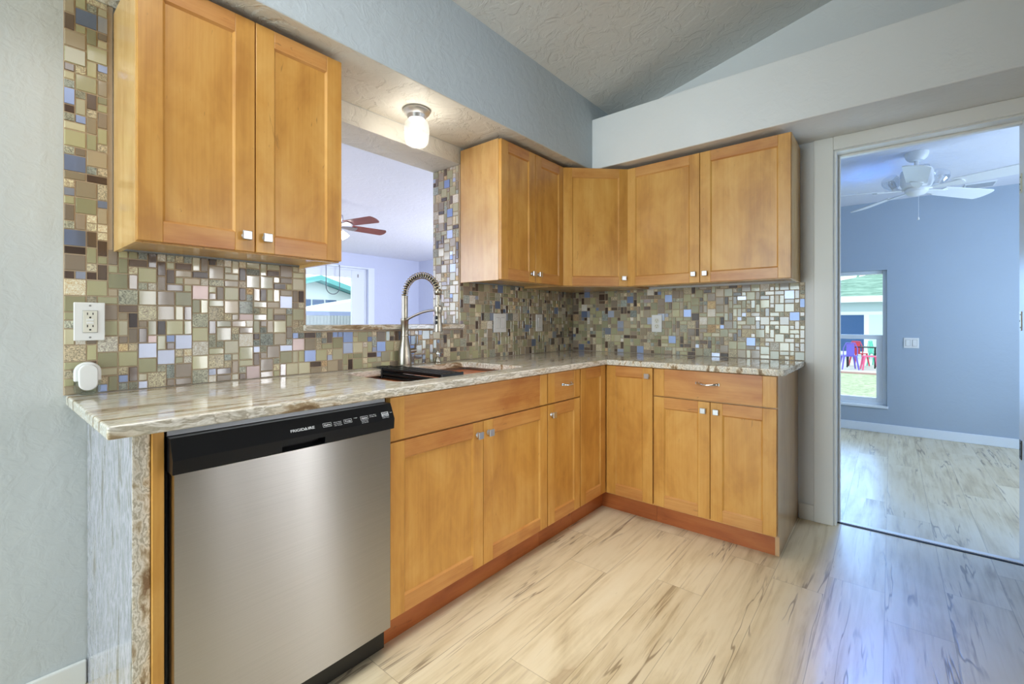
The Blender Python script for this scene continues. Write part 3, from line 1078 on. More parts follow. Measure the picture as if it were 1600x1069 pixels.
# the letter A is drawn as an open triangle
bm = NB()
ya, yb, zt0, zt1 = -2.4335, -2.4245, 0.8115, 0.8190
pts = [(ya, zt0), (yb, zt0), ((ya + yb) / 2, zt1)]
pin = [(ya + 0.0026, zt0 + 0.0014), (yb - 0.0026, zt0 + 0.0014), ((ya + yb) / 2, zt1 - 0.0032)]
Vo = [bm.verts.new(face_pt(*p)) for p in pts]; Vi = [bm.verts.new(face_pt(*p)) for p in pin]
for k in range(3):
    bm.faces.new((Vo[k], Vo[(k + 1) % 3], Vi[(k + 1) % 3], Vi[k]))
mesh_obj('brand_lettering', bm, M_text, cp)


def button(y, z, w, h, text, size):
    b = NB()
    k = 0.0007
    for (a0, a1, c0, c1) in ((y, y + w, z, z + k), (y, y + w, z + h - k, z + h), (y, y + k, z, z + h), (y + w - k, y + w, z, z + h)):
        q = [b.verts.new(face_pt(*p)) for p in ((a0, c0), (a1, c0), (a1, c1), (a0, c1))]
        b.faces.new(q)
    o = mesh_obj('button_outline', b, M_text, cp)
    face_text('button_lettering', text, y + w / 2, z + h * 0.32, size, width=w * 0.74, align='CENTER', bold=0.0002)
    return o


button(-2.379, 0.8095, 0.026, 0.0105, 'Cycles', 0.0062)
button(-2.313, 0.8095, 0.026, 0.0105, 'Temp', 0.0062)
button(-2.257, 0.8095, 0.026, 0.0105, 'Options', 0.0062)
for (y, ls) in ((-2.3455, ('Heavy Wash', 'Normal Wash', '1hr Wash')), (-2.279, ('High',)), (-2.225, ('Heat Dry', 'Delay 4h'))):
    for i, s in enumerate(ls):
        face_text('indicator_lettering', s, y, 0.8165 - i * 0.0045 + (0.002 if len(ls) < 3 else 0), 0.0034, width=0.024 if len(s) > 5 else 0.011)
for i, s in enumerate(('Hold 3 sec', 'to cancel')):
    face_text('indicator_lettering', s, -2.2555, 0.8050 - i * 0.004, 0.0034, width=0.022)
bm = NB()
q = [bm.verts.new(face_pt(*p)) for p in ((-2.181, 0.8085), (-2.155, 0.8085), (-2.155, 0.8215), (-2.181, 0.8215))]
bm.faces.new(q); o = mesh_obj('start_button', bm, plain('start button print', (196, 200, 206), 0.5), cp)
face_text('button_lettering', 'START', -2.168, 0.8165, 0.0052, mat=M_black, width=0.021, align='CENTER', bold=0.0002)
for ob in [face_text('button_lettering', 'Cancel', -2.168, 0.8105, 0.0048, mat=M_black, width=0.018, align='CENTER', bold=0.0002),]:
    pass
for ob in cp.children:
    if ob.name.startswith('button_lettering') and ob.data.materials[0] == M_black:
        ob.data.transform(Matrix.Translation(nrm * 0.0005))
face_text('indicator_lettering', 'Delay Start', -2.180, 0.8040, 0.0034, width=0.024)
face_text('indicator_lettering', 'Clean', -2.1495, 0.8165, 0.0034, width=0.008)

# ------------------------------------------------------------------ sink, board, rack, faucet
bm = NB()
sx0, sx1, sy0, sy1 = 0.088, 0.545, -2.028, -1.257
zt, zl, zb = 0.8635, 0.834, 0.640
def ring4(a, z): return [bm.verts.new(p) for p in ((sx0 + a, sy0 + a, z), (sx1 - a, sy0 + a, z), (sx1 - a, sy1 - a, z), (sx0 + a, sy1 - a, z))]
R = [ring4(0.0, zb - 0.004), ring4(0.0, zt), ring4(0.008, zt), ring4(0.008, zl), ring4(0.028, zl), ring4(0.030, zb + 0.01), ring4(0.040, zb)]
for A_, B_ in zip(R, R[1:]):
    for k in range(4):
        bm.faces.new((A_[k], A_[(k + 1) % 4], B_[(k + 1) % 4], B_[k]))
bm.faces.new(R[0][::-1]); bm.faces.new(R[-1])
tag(mesh_obj('kitchen_sink', bm, M_sinksteel, bev=0.002), 'undermount stainless steel sink basin set below the countertop opening', 'sink')

bm = NB()
nb = 8
for k in range(nb):
    w = (2.013 - 1.272) / nb
    box(bm, 0.099, 0.534, -2.012 + k * w, -2.012 + (k + 1) * w - 0.0012, zl + 0.0004, 0.852 + (0.0006 if k % 2 else 0))
tag(mesh_obj('cutting_board', bm, M_board, bev=0.001), 'reddish brown slatted wooden board covering the sink inside the counter opening', 'cutting board')

t = thing('drying_rack', 'black slatted drying rack lying across the sink beside the faucet', 'drying rack', (0.31, -1.75, 0.853))
RY0, RY1 = -1.815, -1.695
for layer, z in enumerate((0.860, 0.8755, 0.8985)):
    for k in range(5):
        yy = RY0 + 0.008 + k * (RY1 - RY0 - 0.016) / 4
        if layer == 1 and k not in (0, 4):
            continue
        b = NB(); box(b, 0.112, 0.519, yy - 0.0062, yy + 0.0062, z - 0.0055, z + 0.0055); mesh_obj('slat', b, M_black_satin, t, bev=0.003)
for xx in (0.1025, 0.5195):
    b = NB(); box(b, xx, xx + 0.009, RY0 - 0.001, RY1 + 0.001, 0.8535, 0.9055); mesh_obj('end_cap', b, M_black, t, bev=0.003)

FX, FY = 0.050, -1.641
t = thing('kitchen_faucet', 'brushed nickel spring-neck pull-down faucet standing behind the sink', 'faucet', (FX, FY, CT))
bm = NB()
lathe(bm, [(0, 0), (0.036, 0), (0.036, 0.006), (0.0335, 0.009), (0.034, 0.03), (0.033, 0.06), (0.027, 0.10), (0.020, 0.14), (0.0185, 0.150), (0.0205, 0.152), (0.0205, 0.160), (0.0185, 0.162), (0.0185, 0.222), (0.0198, 0.224), (0.0198, 0.238), (0.017, 0.240), (0, 0.240)], (FX, FY, CT + 0.0003), 36)
mesh_obj('body', bm, M_nickel, t, smooth=35)
bm = NB()
lathe(bm, [(0, 0), (0.0155, 0), (0.0155, 0.105), (0.0165, 0.106), (0.0165, 0.112), (0, 0.112)], (FX, FY, CT + 0.2405), 28)
mesh_obj('stem', bm, M_nickel, t, smooth=35)
AZ = CT + 0.352
x_end = 0.300
R_ = (x_end - FX) / 2
path = []
for k in range(61):
    a = math.pi - math.pi * 0.93 * k / 60
    path.append(Vector((FX + R_ + R_ * math.cos(a), FY, AZ + 0.094 * math.sin(a) + (0.0 if k < 61 else 0))))
bm = NB(); tube(bm, path, 0.0075, 10); mesh_obj('hose', bm, plain('dark hose', (58, 54, 46), 0.6), t, smooth=60)
hel = []
turns = 21
N_ = turns * 14
for k in range(N_ + 1):
    s = k / N_ * (len(path) - 1)
    i = min(int(s), len(path) - 2)
    p = path[i].lerp(path[i + 1], s - i)
    tg = (path[i + 1] - path[i]).normalized()
    side = Vector((0, 1, 0)); nn = tg.cross(side)
    a = 2 * math.pi * turns * k / N_
    hel.append(p + (side * math.cos(a) + nn * math.sin(a)) * 0.0145)
bm = NB(); tube(bm, hel, 0.0021, 6); mesh_obj('spring', bm, plain('warm nickel spring', (190, 178, 148), 0.22, 1.0), t, smooth=60)
pe = path[-1]
bm = NB()
lathe(bm, [(0, 0.004), (0.012, 0.004), (0.018, -0.004), (0.0185, -0.016), (0.014, -0.024), (0.011, -0.026), (0.0115, -0.075), (0, -0.075)], (x_end + 0.001, FY, pe.z), 24)
mesh_obj('hose_collar', bm, M_nickel, t, smooth=35)
bm = NB()
hz = pe.z - 0.0755
lathe(bm, [(0, 0), (0.0145, 0), (0.0175, -0.006), (0.018, -0.030), (0.0155, -0.036), (0.0155, -0.042), (0.0165, -0.046), (0.0175, -0.080), (0.0215, -0.112), (0.022, -0.120), (0.019, -0.122), (0, -0.122)], (x_end + 0.002, FY, hz), 28)
h = mesh_obj('spray_head', bm, M_nickel, t, smooth=35)
for dz in (-0.056, -0.078):
    b = NB(); lathe(b, [(0, -0.003), (0.0075, -0.003), (0.0065, 0.0035), (0, 0.0035)], (0, 0, 0), 16)
    Mx_ = Matrix.Translation((x_end + 0.002 + 0.006, FY - 0.0165, hz + dz)) @ Matrix.Rotation(math.radians(90), 4, 'X') @ Matrix.Diagonal((0.8, 1.35, 1, 1))
    for v in b.verts: v.co = Mx_ @ v.co
    mesh_obj('spray_button', b, M_black, h)
bm = NB()
pts = []
for k in range(17):
    a = k / 16
    pts.append((FX + 0.017 + (x_end - FX - 0.037) * a, FY, CT + 0.231 + 0.046 * math.sin(a * math.pi / 2) ** 0.9 + 0.0))
tube(bm, pts, 0.0058, 10)
lathe(bm, [(0.0195, -0.007), (0.0215, -0.007), (0.0215, 0.007), (0.0195, 0.007)], (x_end + 0.002, FY, hz - 0.012), 24)
mesh_obj('holder_arm', bm, M_nickel, t, smooth=40)
bm = NB(); tube(bm, [(FX, FY + 0.022, CT + 0.075), (FX, FY + 0.052, CT + 0.076), (FX, FY + 0.068, CT + 0.078)], [0.013, 0.012, 0.0125], 16)
hd = mesh_obj('handle_hub', bm, M_nickel, t, smooth=40)
bm = NB(); tube(bm, [(FX + 0.004, FY + 0.062, CT + 0.080), (FX + 0.010, FY + 0.064, CT + 0.12), (FX + 0.014, FY + 0.060, CT + 0.158)], [0.0055, 0.0055, 0.0045], 10)
mesh_obj('lever', bm, M_nickel, hd, smooth=40)

t = thing('soap_dispenser', 'small brushed nickel soap dispenser on the counter right of the faucet', 'soap dispenser', (0.052, -1.425, CT))
bm = NB(); lathe(bm, [(0, 0), (0.020, 0), (0.020, 0.004), (0.015, 0.008), (0.0135, 0.028), (0.010, 0.034), (0.008, 0.036), (0.008, 0.046), (0, 0.046)], (0.052, -1.425, CT + 0.0003), 24)
mesh_obj('base', bm, M_nickel, t, smooth=35)
bm = NB(); lathe(bm, [(0, 0.046), (0.012, 0.046), (0.013, 0.056), (0.009, 0.064), (0, 0.065)], (0.052, -1.425, CT + 0.0006), 20)
tube(bm, [(0.052, -1.425, CT + 0.056), (0.075, -1.425, CT + 0.057), (0.086, -1.425, CT + 0.050)], [0.005, 0.0045, 0.004], 8)
mesh_obj('pump_head', bm, M_chrome, t, smooth=40)

bm = NB(); lathe(bm, [(0, 0), (0.036, 0), (0.044, 0.005), (0.044, 0.008), (0.034, 0.009), (0.030, 0.006), (0.012, 0.006), (0.010, 0.011), (0, 0.011)], (0.056, -1.755, CT + 0.0003), 28)
tag(mesh_obj('sink_stopper', bm, plain('black rubber with steel', (34, 34, 34), 0.35, 0.3), smooth=30), 'round black sink stopper on the counter left of the faucet', 'sink stopper')

# ------------------------------------------------------------------ outlets and switches on the tile
MS_w = lambda y, z, d: Vector((d, y, z))            # on the sink wall
MB_w = lambda x, z, d: Vector((x, -d, z))           # on the end wall


def fbox(F, b, u0, u1, v0, v1, d0, d1):
    for v in box(b, u0, u1, v0, v1, d0, d1):
        v.co = F(*v.co)


def plate(name, label, cat, F, u0, u1, v0, v1, base, group=None):
    t = thing(name, label, cat, F((u0 + u1) / 2, v0, base), group)
    b = NB(); fbox(F, b, u0, u1, v0, v1, base, base + 0.006)
    mesh_obj('cover_plate', b, M_white, t, bev=0.0022)
    return t


TD = 0.0095
t = plate('wall_outlet', 'white rectangular-face outlet at the left end of the backsplash', 'outlet', MS_w, -2.836, -2.764, 1.059, 1.177, TD, 'white outlets and switches on the tile')
uc = -2.799
b = NB(); fbox(MS_w, b, uc - 0.0175, uc + 0.0175, 1.0835, 1.1525, TD + 0.006, TD + 0.0072); mesh_obj('face_gap', b, M_grey_gap, t)
b = NB(); fbox(MS_w, b, uc - 0.0165, uc + 0.0165, 1.0845, 1.1515, TD + 0.0060, TD + 0.0085); fc = mesh_obj('receptacle_face', b, M_white_warm, t, bev=0.001)
for zc in (1.139, 1.101):
    for du, hh in ((-0.0063, 0.0075), (0.0063, 0.0065)):
        b = NB(); fbox(MS_w, b, uc + du - 0.0011, uc + du + 0.0011, zc - hh / 2 + 0.003, zc + hh / 2 + 0.003, TD + 0.0070, TD + 0.0088); mesh_obj('slot', b, M_dark, fc)
    b = NB(); lathe(b, [(0, TD + 0.007), (0.0026, TD + 0.007), (0.0026, TD + 0.0088), (0, TD + 0.0088)], (0, uc, zc - 0.0085), 12, 'X'); mesh_obj('ground_hole', b, M_dark, fc)
for dz in (0.0035, -0.0055):
    b = NB(); fbox(MS_w, b, uc - 0.008, uc + 0.008, 1.1165 + dz, 1.1225 + dz, TD + 0.0083, TD + 0.0094); mesh_obj('test_button', b, M_white, fc, bev=0.0006)
for zz in (1.069, 1.167):
    b = NB(); lathe(b, [(0, TD + 0.005), (0.003, TD + 0.005), (0.003, TD + 0.0066), (0, TD + 0.0070)], (0, uc, zz), 12, 'X'); mesh_obj('screw', b, M_grey_gap, t)


def rocker(t, F, uc, base, zc=1.1085):
    b = NB(); fbox(F, b, uc - 0.0175, uc + 0.0175, zc - 0.0345, zc + 0.0345, base + 0.006, base + 0.0068); mesh_obj('rocker_gap', b, M_grey_gap, t)
    b = NB()
    prof = [(-0.033, 0.0062), (-0.033, 0.0078), (0, 0.0092), (0.033, 0.0115), (0.033, 0.0062)]
    A_ = [b.verts.new(F(uc - 0.016, zc + p, base + q)) for p, q in prof]
    B_ = [b.verts.new(F(uc + 0.016, zc + p, base + q)) for p, q in prof]
    b.faces.new(A_); b.faces.new(B_[::-1])
    for i in range(5):
        b.faces.new((A_[i], B_[i], B_[(i + 1) % 5], A_[(i + 1) % 5]))
    mesh_obj('rocker', b, M_white, t, bev=0.0008)


t = plate('light_switch', 'white double rocker switch plate on the tile under the cabinet right of the sink', 'light switch', MS_w, -0.936, -0.818, 1.049, 1.168, TD, 'white outlets and switches on the tile')
rocker(t, MS_w, -0.900, TD); rocker(t, MS_w, -0.854, TD)
t = plate('light_switch', 'white single rocker switch plate nearest the inside corner', 'light switch', MS_w, -0.495, -0.421, 1.049, 1.168, TD, 'white outlets and switches on the tile')
rocker(t, MS_w, -0.458, TD)
t = plate('wall_outlet', 'white round-face duplex outlet on the end wall backsplash', 'outlet', MB_w, 0.650, 0.722, 1.045, 1.163, TD, 'white outlets and switches on the tile')
for zc in (1.123, 1.085):
    b = NB(); lathe(b, [(0, 0), (0.0165, 0), (0.0165, 0.0018), (0, 0.0018)], (0.686, -TD - 0.006, zc), 24, M=Matrix.Rotation(math.pi / 2, 4, 'X')); fc = mesh_obj('receptacle_face', b, M_white_warm, t)
    for du in (-0.0063, 0.0063):
        b = NB(); fbox(MB_w, b, 0.686 + du - 0.0012, 0.686 + du + 0.0012, zc, zc + 0.007, TD + 0.0070, TD + 0.0084); mesh_obj('slot', b, M_dark, fc)
    b = NB(); lathe(b, [(0, 0), (0.0026, 0), (0.0026, 0.0006), (0, 0.0006)], (0.686, -TD - 0.0078, zc - 0.0085), 12, M=Matrix.Rotation(math.pi / 2, 4, 'X')); mesh_obj('ground_hole', b, M_dark, fc)

# white device in a clear holder at the left end of the counter
t = thing('air_freshener', 'white rounded device in a clear glass holder at the left end of the counter', 'air freshener', (0.032, -2.806, CT))
yc = -2.806


def rounded(b, y0, y1, z0, z1, r_top, r_bot, x0, x1):
    pts = []
    for (cy, czz, r, a0) in ((y1 - r_top, z1 - r_top, r_top, 0), (y0 + r_top, z1 - r_top, r_top, 90), (y0 + r_bot, z0 + r_bot, r_bot, 180), (y1 - r_bot, z0 + r_bot, r_bot, 270)):
        for k in range(9):
            a = math.radians(a0 + k * 90 / 8)
            pts.append((cy + r * math.cos(a), czz + r * math.sin(a)))
    prism(b, pts, 0, x0, x1)


b = NB(); rounded(b, yc - 0.031, yc + 0.031, 0.936, 0.994, 0.0305, 0.003, 0.014, 0.034); mesh_obj('housing', b, M_white, t, bev=0.003)
b = NB(); rounded(b, yc - 0.022, yc + 0.022, 0.908, 0.988, 0.0215, 0.0215, 0.0342, 0.046); mesh_obj('front_cover', b, M_white, t, bev=0.003)
b = NB(); rounded(b, yc - 0.030, yc + 0.030, CT + 0.0004, 0.9355, 0.004, 0.016, 0.013, 0.0338); o = mesh_obj('glass_holder', b, M_votive, t, bev=0.002); o['label'] = 'clear glass holder'
b = NB(); rounded(b, yc - 0.016, yc + 0.016, CT + 0.004, 0.9065, 0.004, 0.006, 0.0342, 0.044); mesh_obj('holder_foot', b, M_votive, t, bev=0.002)

# ------------------------------------------------------------------ ceiling light under the soffit
LX, LY = 0.185, -1.672
t = thing('ceiling_light', 'lit flush ceiling light with nickel base and fluted glass jar above the sink', 'light', (LX, LY, SOF))
bm = NB(); lathe(bm, [(0, -0.0005), (0.062, -0.0005), (0.064, -0.010), (0.058, -0.020), (0.046, -0.028), (0.040, -0.046), (0, -0.046)], (LX, LY, SOF), 40)
mesh_obj('base', bm, plain('light nickel', (214, 214, 214), 0.4, 1.0), t, smooth=35)
bm = NB()
seg = 48
prof = [(0.041, -0.046), (0.047, -0.056), (0.055, -0.066), (0.058, -0.090), (0.056, -0.135), (0.051, -0.158), (0.042, -0.168), (0.022, -0.172), (0.006, -0.1725)]
rings = []
for r, hh in prof:
    ring = []
    for k in range(seg):
        a = 2 * math.pi * k / seg
        rr = r * (1 + (0.035 * math.cos(12 * a) if -0.165 < hh < -0.05 else 0))
        ring.append(bm.verts.new((LX + rr * math.cos(a), LY + rr * math.sin(a), SOF + hh)))
    rings.append(ring)
for A_, B_ in zip(rings, rings[1:]):
    for k in range(seg):
        bm.faces.new((A_[k], A_[(k + 1) % seg], B_[(k + 1) % seg], B_[k]))
mesh_obj('glass_jar', bm, M_jar, t, smooth=60)
bm = NB(); lathe(bm, [(0, -0.078), (0.013, -0.080), (0.016, -0.096), (0.034, -0.116), (0.039, -0.132), (0.034, -0.150), (0.018, -0.160), (0, -0.162)], (LX, LY, SOF), 24)
mesh_obj('bulb', bm, M_bulb, t, smooth=60)
bm = NB(); lathe(bm, [(0, -0.0465), (0.014, -0.0465), (0.014, -0.077), (0, -0.077)], (LX, LY, SOF), 16)
mesh_obj('socket', bm, M_white, t, smooth=40)

# ------------------------------------------------------------------ bedroom window, switch, fan
def window(name, F, u0, u1, v0, v1, wall_d, split, mat):
    """frame set in the wall opening; F(u, v, d) with d from the room face into the wall"""
    b = NB()
    fr = 0.035
    fbox(F, b, u0, u0 + fr, v0, v1, 0.05, 0.12); fbox(F, b, u1 - fr, u1, v0, v1, 0.05, 0.12)
    fbox(F, b, u0 + fr, u1 - fr, v0, v0 + fr, 0.05, 0.12); fbox(F, b, u0 + fr, u1 - fr, v1 - fr, v1, 0.05, 0.12)
    o = mesh_obj(name, b, mat, bev=0.003)
    struct(o)
    return o


FB = lambda x, z, d: Vector((x, YF + d, z))
w = window('window_1', FB, WX0, WX1, WZ0, WZ1, 0, None, M_trim_cool)
zm = 0.955
b = NB()
fbox(FB, b, WX0 + 0.035, WX1 - 0.035, zm - 0.02, zm + 0.025, 0.055, 0.085)
fbox(FB, b, WX0 + 0.035, WX0 + 0.08, WZ0 + 0.035, zm - 0.02, 0.055, 0.085)
fbox(FB, b, WX1 - 0.085, WX1 - 0.035, WZ0 + 0.035, zm - 0.02, 0.055, 0.085)
fbox(FB, b, WX0 + 0.08, WX1 - 0.085, WZ0 + 0.035, WZ0 + 0.075, 0.055, 0.085)
mesh_obj('window_sash', b, M_trim_cool, w, bev=0.003)
b = NB(); fbox(FB, b, WX0 + 0.08, WX1 - 0.085, WZ0 + 0.075, zm - 0.02, 0.066, 0.070); mesh_obj('window_pane', b, M_pane, w)
b = NB(); fbox(FB, b, WX0 + 0.035, WX1 - 0.035, zm + 0.025, WZ1 - 0.035, 0.092, 0.096); mesh_obj('window_pane', b, M_pane, w)
b = NB(); fbox(FB, b, WX0 - 0.01, WX1 + 0.01, WZ0 - 0.018, WZ0 + 0.004, -0.02, 0.05); mesh_obj('window_sill', b, M_trim_cool, w, bev=0.003)
b = NB(); fbox(FB, b, WX0 + 0.40, WX0 + 0.46, zm + 0.025, zm + 0.037, 0.06, 0.085); mesh_obj('window_latch', b, M_white, w, bev=0.003)

t = thing('light_switch', 'double rocker switch plate on the blue bedroom wall right of the window', 'light switch', (2.07, YF, 0.86))
FBf = lambda x, z, d: Vector((x, YF - d, z))
b = NB(); fbox(FBf, b, 2.016, 2.128, 0.858, 0.958, 0.0, 0.006); mesh_obj('cover_plate', b, M_white, t, bev=0.002)
for uc in (2.047, 2.097):
    b = NB(); fbox(FBf, b, uc - 0.0175, uc + 0.0175, 0.876, 0.940, 0.006, 0.0068); mesh_obj('rocker_gap', b, M_grey_gap, t)
    b = NB(); fbox(FBf, b, uc - 0.0155, uc + 0.0155, 0.878, 0.938, 0.0062, 0.010); mesh_obj('rocker', b, M_white, t, bev=0.001)


def fan_blade(b, r0, r1, w0, w1, th, pitch, ang, center, mi=0):
    n = 10
    Mz = Matrix.Translation(center) @ Matrix.Rotation(ang, 4, 'Z') @ Matrix.Rotation(pitch, 4, 'X')
    out = []
    for k in range(n + 1):
        a = k / n
        out.append((r0 + (r1 - r0) * a, (w0 + (w1 - w0) * a) / 2))
    R_ = w1 / 2
    pts = [(x, y) for x, y in out]
    tip = [(r1 + R_ * 0.55 * math.sin(math.radians(q)), R_ * math.cos(math.radians(q))) for q in range(15, 180, 15)]
    poly = pts + tip + [(x, -y) for x, y in reversed(out)]
    A_ = [b.verts.new(Mz @ Vector((x, y, 0))) for x, y in poly]
    B_ = [b.verts.new(Mz @ Vector((x, y, th))) for x, y in poly]
    b.faces.new(A_[::-1]).material_index = mi; b.faces.new(B_).material_index = mi
    m = len(poly)
    for k in range(m):
        b.faces.new((A_[k], A_[(k + 1) % m], B_[(k + 1) % m], B_[k])).material_index = mi


BX, BY = 2.06, 1.31
BZ = 2.325
M_fan = plain('white fan enamel', (232, 236, 240), 0.35)
t = thing('ceiling_fan', 'white five-blade ceiling fan with glass shades in the bedroom', 'ceiling fan', (BX, BY, BZ))
bm = NB(); lathe(bm, [(0, 0), (0.068, 0), (0.068, -0.012), (0.058, -0.040), (0.040, -0.058), (0, -0.058)], (BX, BY, BZ - 0.0005), 32); mesh_obj('canopy', bm, M_fan, t, smooth=35)
bm = NB(); lathe(bm, [(0, -0.0585), (0.013, -0.0585), (0.013, -0.110), (0, -0.110)], (BX, BY, BZ), 16); mesh_obj('downrod', bm, M_fan, t, smooth=35)
bm = NB(); lathe(bm, [(0, -0.1105), (0.045, -0.1105), (0.085, -0.125), (0.092, -0.145), (0.092, -0.215), (0.080, -0.245), (0.060, -0.258), (0, -0.258)], (BX, BY, BZ), 40); mesh_obj('motor_housing', bm, M_fan, t, smooth=35)
bm = NB(); lathe(bm, [(0, -0.2585), (0.066, -0.2585), (0.064, -0.280), (0.045, -0.300), (0.015, -0.308), (0, -0.308)], (BX, BY, BZ), 32); mesh_obj('switch_cup', bm, M_fan, t, smooth=35)
for k in range(5):
    a = math.radians(-20 + 72 * k)
    bm = NB(); fan_blade(bm, 0.20, 0.62, 0.11, 0.14, 0.006, math.radians(-13), a, (BX, BY, BZ - 0.262))
    bl = mesh_obj('fan_blade', bm, M_fan, t)
    bm = NB(); fan_blade(bm, 0.088, 0.235, 0.03, 0.07, 0.007, math.radians(-13), a, (BX, BY, BZ - 0.2695))
    mesh_obj('blade_bracket', bm, M_fan, bl)
for k in range(3):
    a = math.radians(35 + 120 * k)
    c = Vector((BX + 0.135 * math.cos(a), BY + 0.135 * math.sin(a), BZ - 0.215))
    Mr = Matrix.Rotation(a, 4, 'Z') @ Matrix.Rotation(math.radians(24), 4, 'Y')
    bm = NB(); lathe(bm, [(0.018, -0.012), (0.034, 0.0), (0.052, 0.03), (0.055, 0.06), (0.046, 0.085)], c, 28, M=Mr)
    mesh_obj('glass_shade', bm, thin_glass('shade glass', (0.9, 0.93, 0.97), 0.3, 0.15), t, smooth=50)
    bm = NB(); lathe(bm, [(0, -0.008), (0.016, -0.008), (0.018, 0.02), (0.022, 0.04), (0.014, 0.058), (0, 0.062)], c, 20, M=Mr); mesh_obj('lamp_bulb', bm, M_white, t, smooth=60)
    bm = NB(); tube(bm, [(BX + 0.055 * math.cos(a), BY + 0.055 * math.sin(a), BZ - 0.2525), (BX + 0.10 * math.cos(a), BY + 0.10 * math.sin(a), BZ - 0.248), tuple(c + Vector((0, 0, -0.013)))], [0.010, 0.010, 0.018], 10); mesh_obj('lamp_arm', bm, M_fan, t, smooth=50)
bm = NB(); tube(bm, [(BX + 0.01, BY - 0.01, BZ - 0.309), (BX + 0.01, BY - 0.01, BZ - 0.46)], 0.0012, 6); ch = mesh_obj('pull_chain', bm, M_fan, t)
bm = NB(); lathe(bm, [(0, 0.012), (0.004, 0.008), (0.007, -0.008), (0, -0.012)], (BX + 0.01, BY - 0.01, BZ - 0.472), 12); mesh_obj('chain_pull', bm, M_white, ch)

bm = NB(); box(bm, 2.42, 2.62, 2.58, 2.76, BZ - 0.008, BZ)
for k in range(8):
    box(bm, 2.432, 2.608, 2.594 + k * 0.02, 2.600 + k * 0.02, BZ - 0.012, BZ - 0.008, 1)
tag(mesh_obj('ceiling_vent', bm, [M_fan, plain('vent shade', (176, 182, 190), 0.6)]), 'flat louvred vent on the bedroom ceiling behind the white fan', 'vent')

# ------------------------------------------------------------------ dining room window and fan
FD = lambda y, z, d: Vector((DWX - d, y, z))
w = window('window_2', FD, wy0, wy1, wz0, wz1, 0, None, M_trim_cool)
b = NB()
for u0, u1 in ((wy0 + 0.035, wy0 + 0.12), (wy1 - 0.30, wy1 - 0.035), (0.42, 0.50)):
    fbox(FD, b, u0, u1, wz0 + 0.035, wz1 - 0.035, 0.06, 0.10)
fbox(FD, b, wy0 + 0.12, wy1 - 0.30, wz1 - 0.17, wz1 - 0.035, 0.06, 0.10)
fbox(FD, b, wy0 + 0.12, wy1 - 0.30, wz0 + 0.035, wz0 + 0.10, 0.06, 0.10)
mesh_obj('window_sash', b, M_trim_cool, w, bev=0.004)
b = NB(); fbox(FD, b, wy0 + 0.12, wy1 - 0.30, wz0 + 0.10, wz1 - 0.17, 0.078, 0.082); mesh_obj('window_pane', b, M_pane, w)
b = NB(); fbox(FD, b, wy1 - 0.185, wy1 - 0.165, wz1 - 0.16, wz1 - 0.10, 0.05, 0.06); mesh_obj('window_latch', b, M_grey_gap, w, bev=0.003)
b = NB()
fbox(FD, b, wy0 - 0.09, wy0, wz0 - 0.09, wz1 + 0.03, -0.015, 0.0); fbox(FD, b, wy1, wy1 + 0.13, wz0 - 0.09, wz1 + 0.03, -0.015, 0.0)
fbox(FD, b, wy0, wy1, wz1, wz1 + 0.03, -0.015, 0.0)
mesh_obj('window_casing', b, M_trim_cool, w, bev=0.003)
bm = NB()
pts = []
for k in range(25):
    a = math.pi * k / 24
    pts.append((DWX + 0.03, 1.045 + 0.125 * math.cos(a), 1.72 - 0.125 * math.sin(a)))
pts = [(DWX + 0.03, 1.17, wz1 + 0.028)] + pts + [(DWX + 0.03, 0.92, wz1 + 0.028)]
tube(bm, pts, 0.007, 6)
tag(mesh_obj('blind_cord', bm, plain('dark cord', (96, 98, 110), 0.6)), 'grey beaded blind cord looped in front of the dining room window', 'blind cord')

GX, GY, GZ = -2.46, -0.66, 2.36
t = thing('ceiling_fan', 'ceiling fan with dark reddish blades seen through the pass-through', 'ceiling fan', (GX, GY, GZ))
M_bronze = plain('pewter fan metal', (150, 146, 150), 0.35, 0.9)
bm = NB(); lathe(bm, [(0, 0), (0.07, 0), (0.06, -0.04), (0.02, -0.06), (0, -0.06)], (GX, GY, GZ - 0.0005), 28); mesh_obj('canopy', bm, M_bronze, t, smooth=40)
bm = NB(); lathe(bm, [(0, -0.061), (0.014, -0.061), (0.014, -0.13), (0, -0.13)], (GX, GY, GZ), 14); mesh_obj('downrod', bm, M_bronze, t, smooth=40)
bm = NB(); lathe(bm, [(0, -0.131), (0.06, -0.131), (0.105, -0.155), (0.11, -0.21), (0.09, -0.25), (0.055, -0.29), (0, -0.30)], (GX, GY, GZ), 32); mesh_obj('motor_housing', bm, M_bronze, t, smooth=40)
for k in range(5):
    a = math.radians(13 + 72 * k)
    bm = NB(); fan_blade(bm, 0.20, 0.56, 0.115, 0.135, 0.006, math.radians(-14), a, (GX, GY, GZ - 0.262))
    bl = mesh_obj('fan_blade', bm, M_blade, t)
    bm = NB(); fan_blade(bm, 0.10, 0.24, 0.035, 0.09, 0.007, math.radians(-14), a, (GX, GY, GZ - 0.2695)); mesh_obj('blade_bracket', bm, M_bronze, bl)
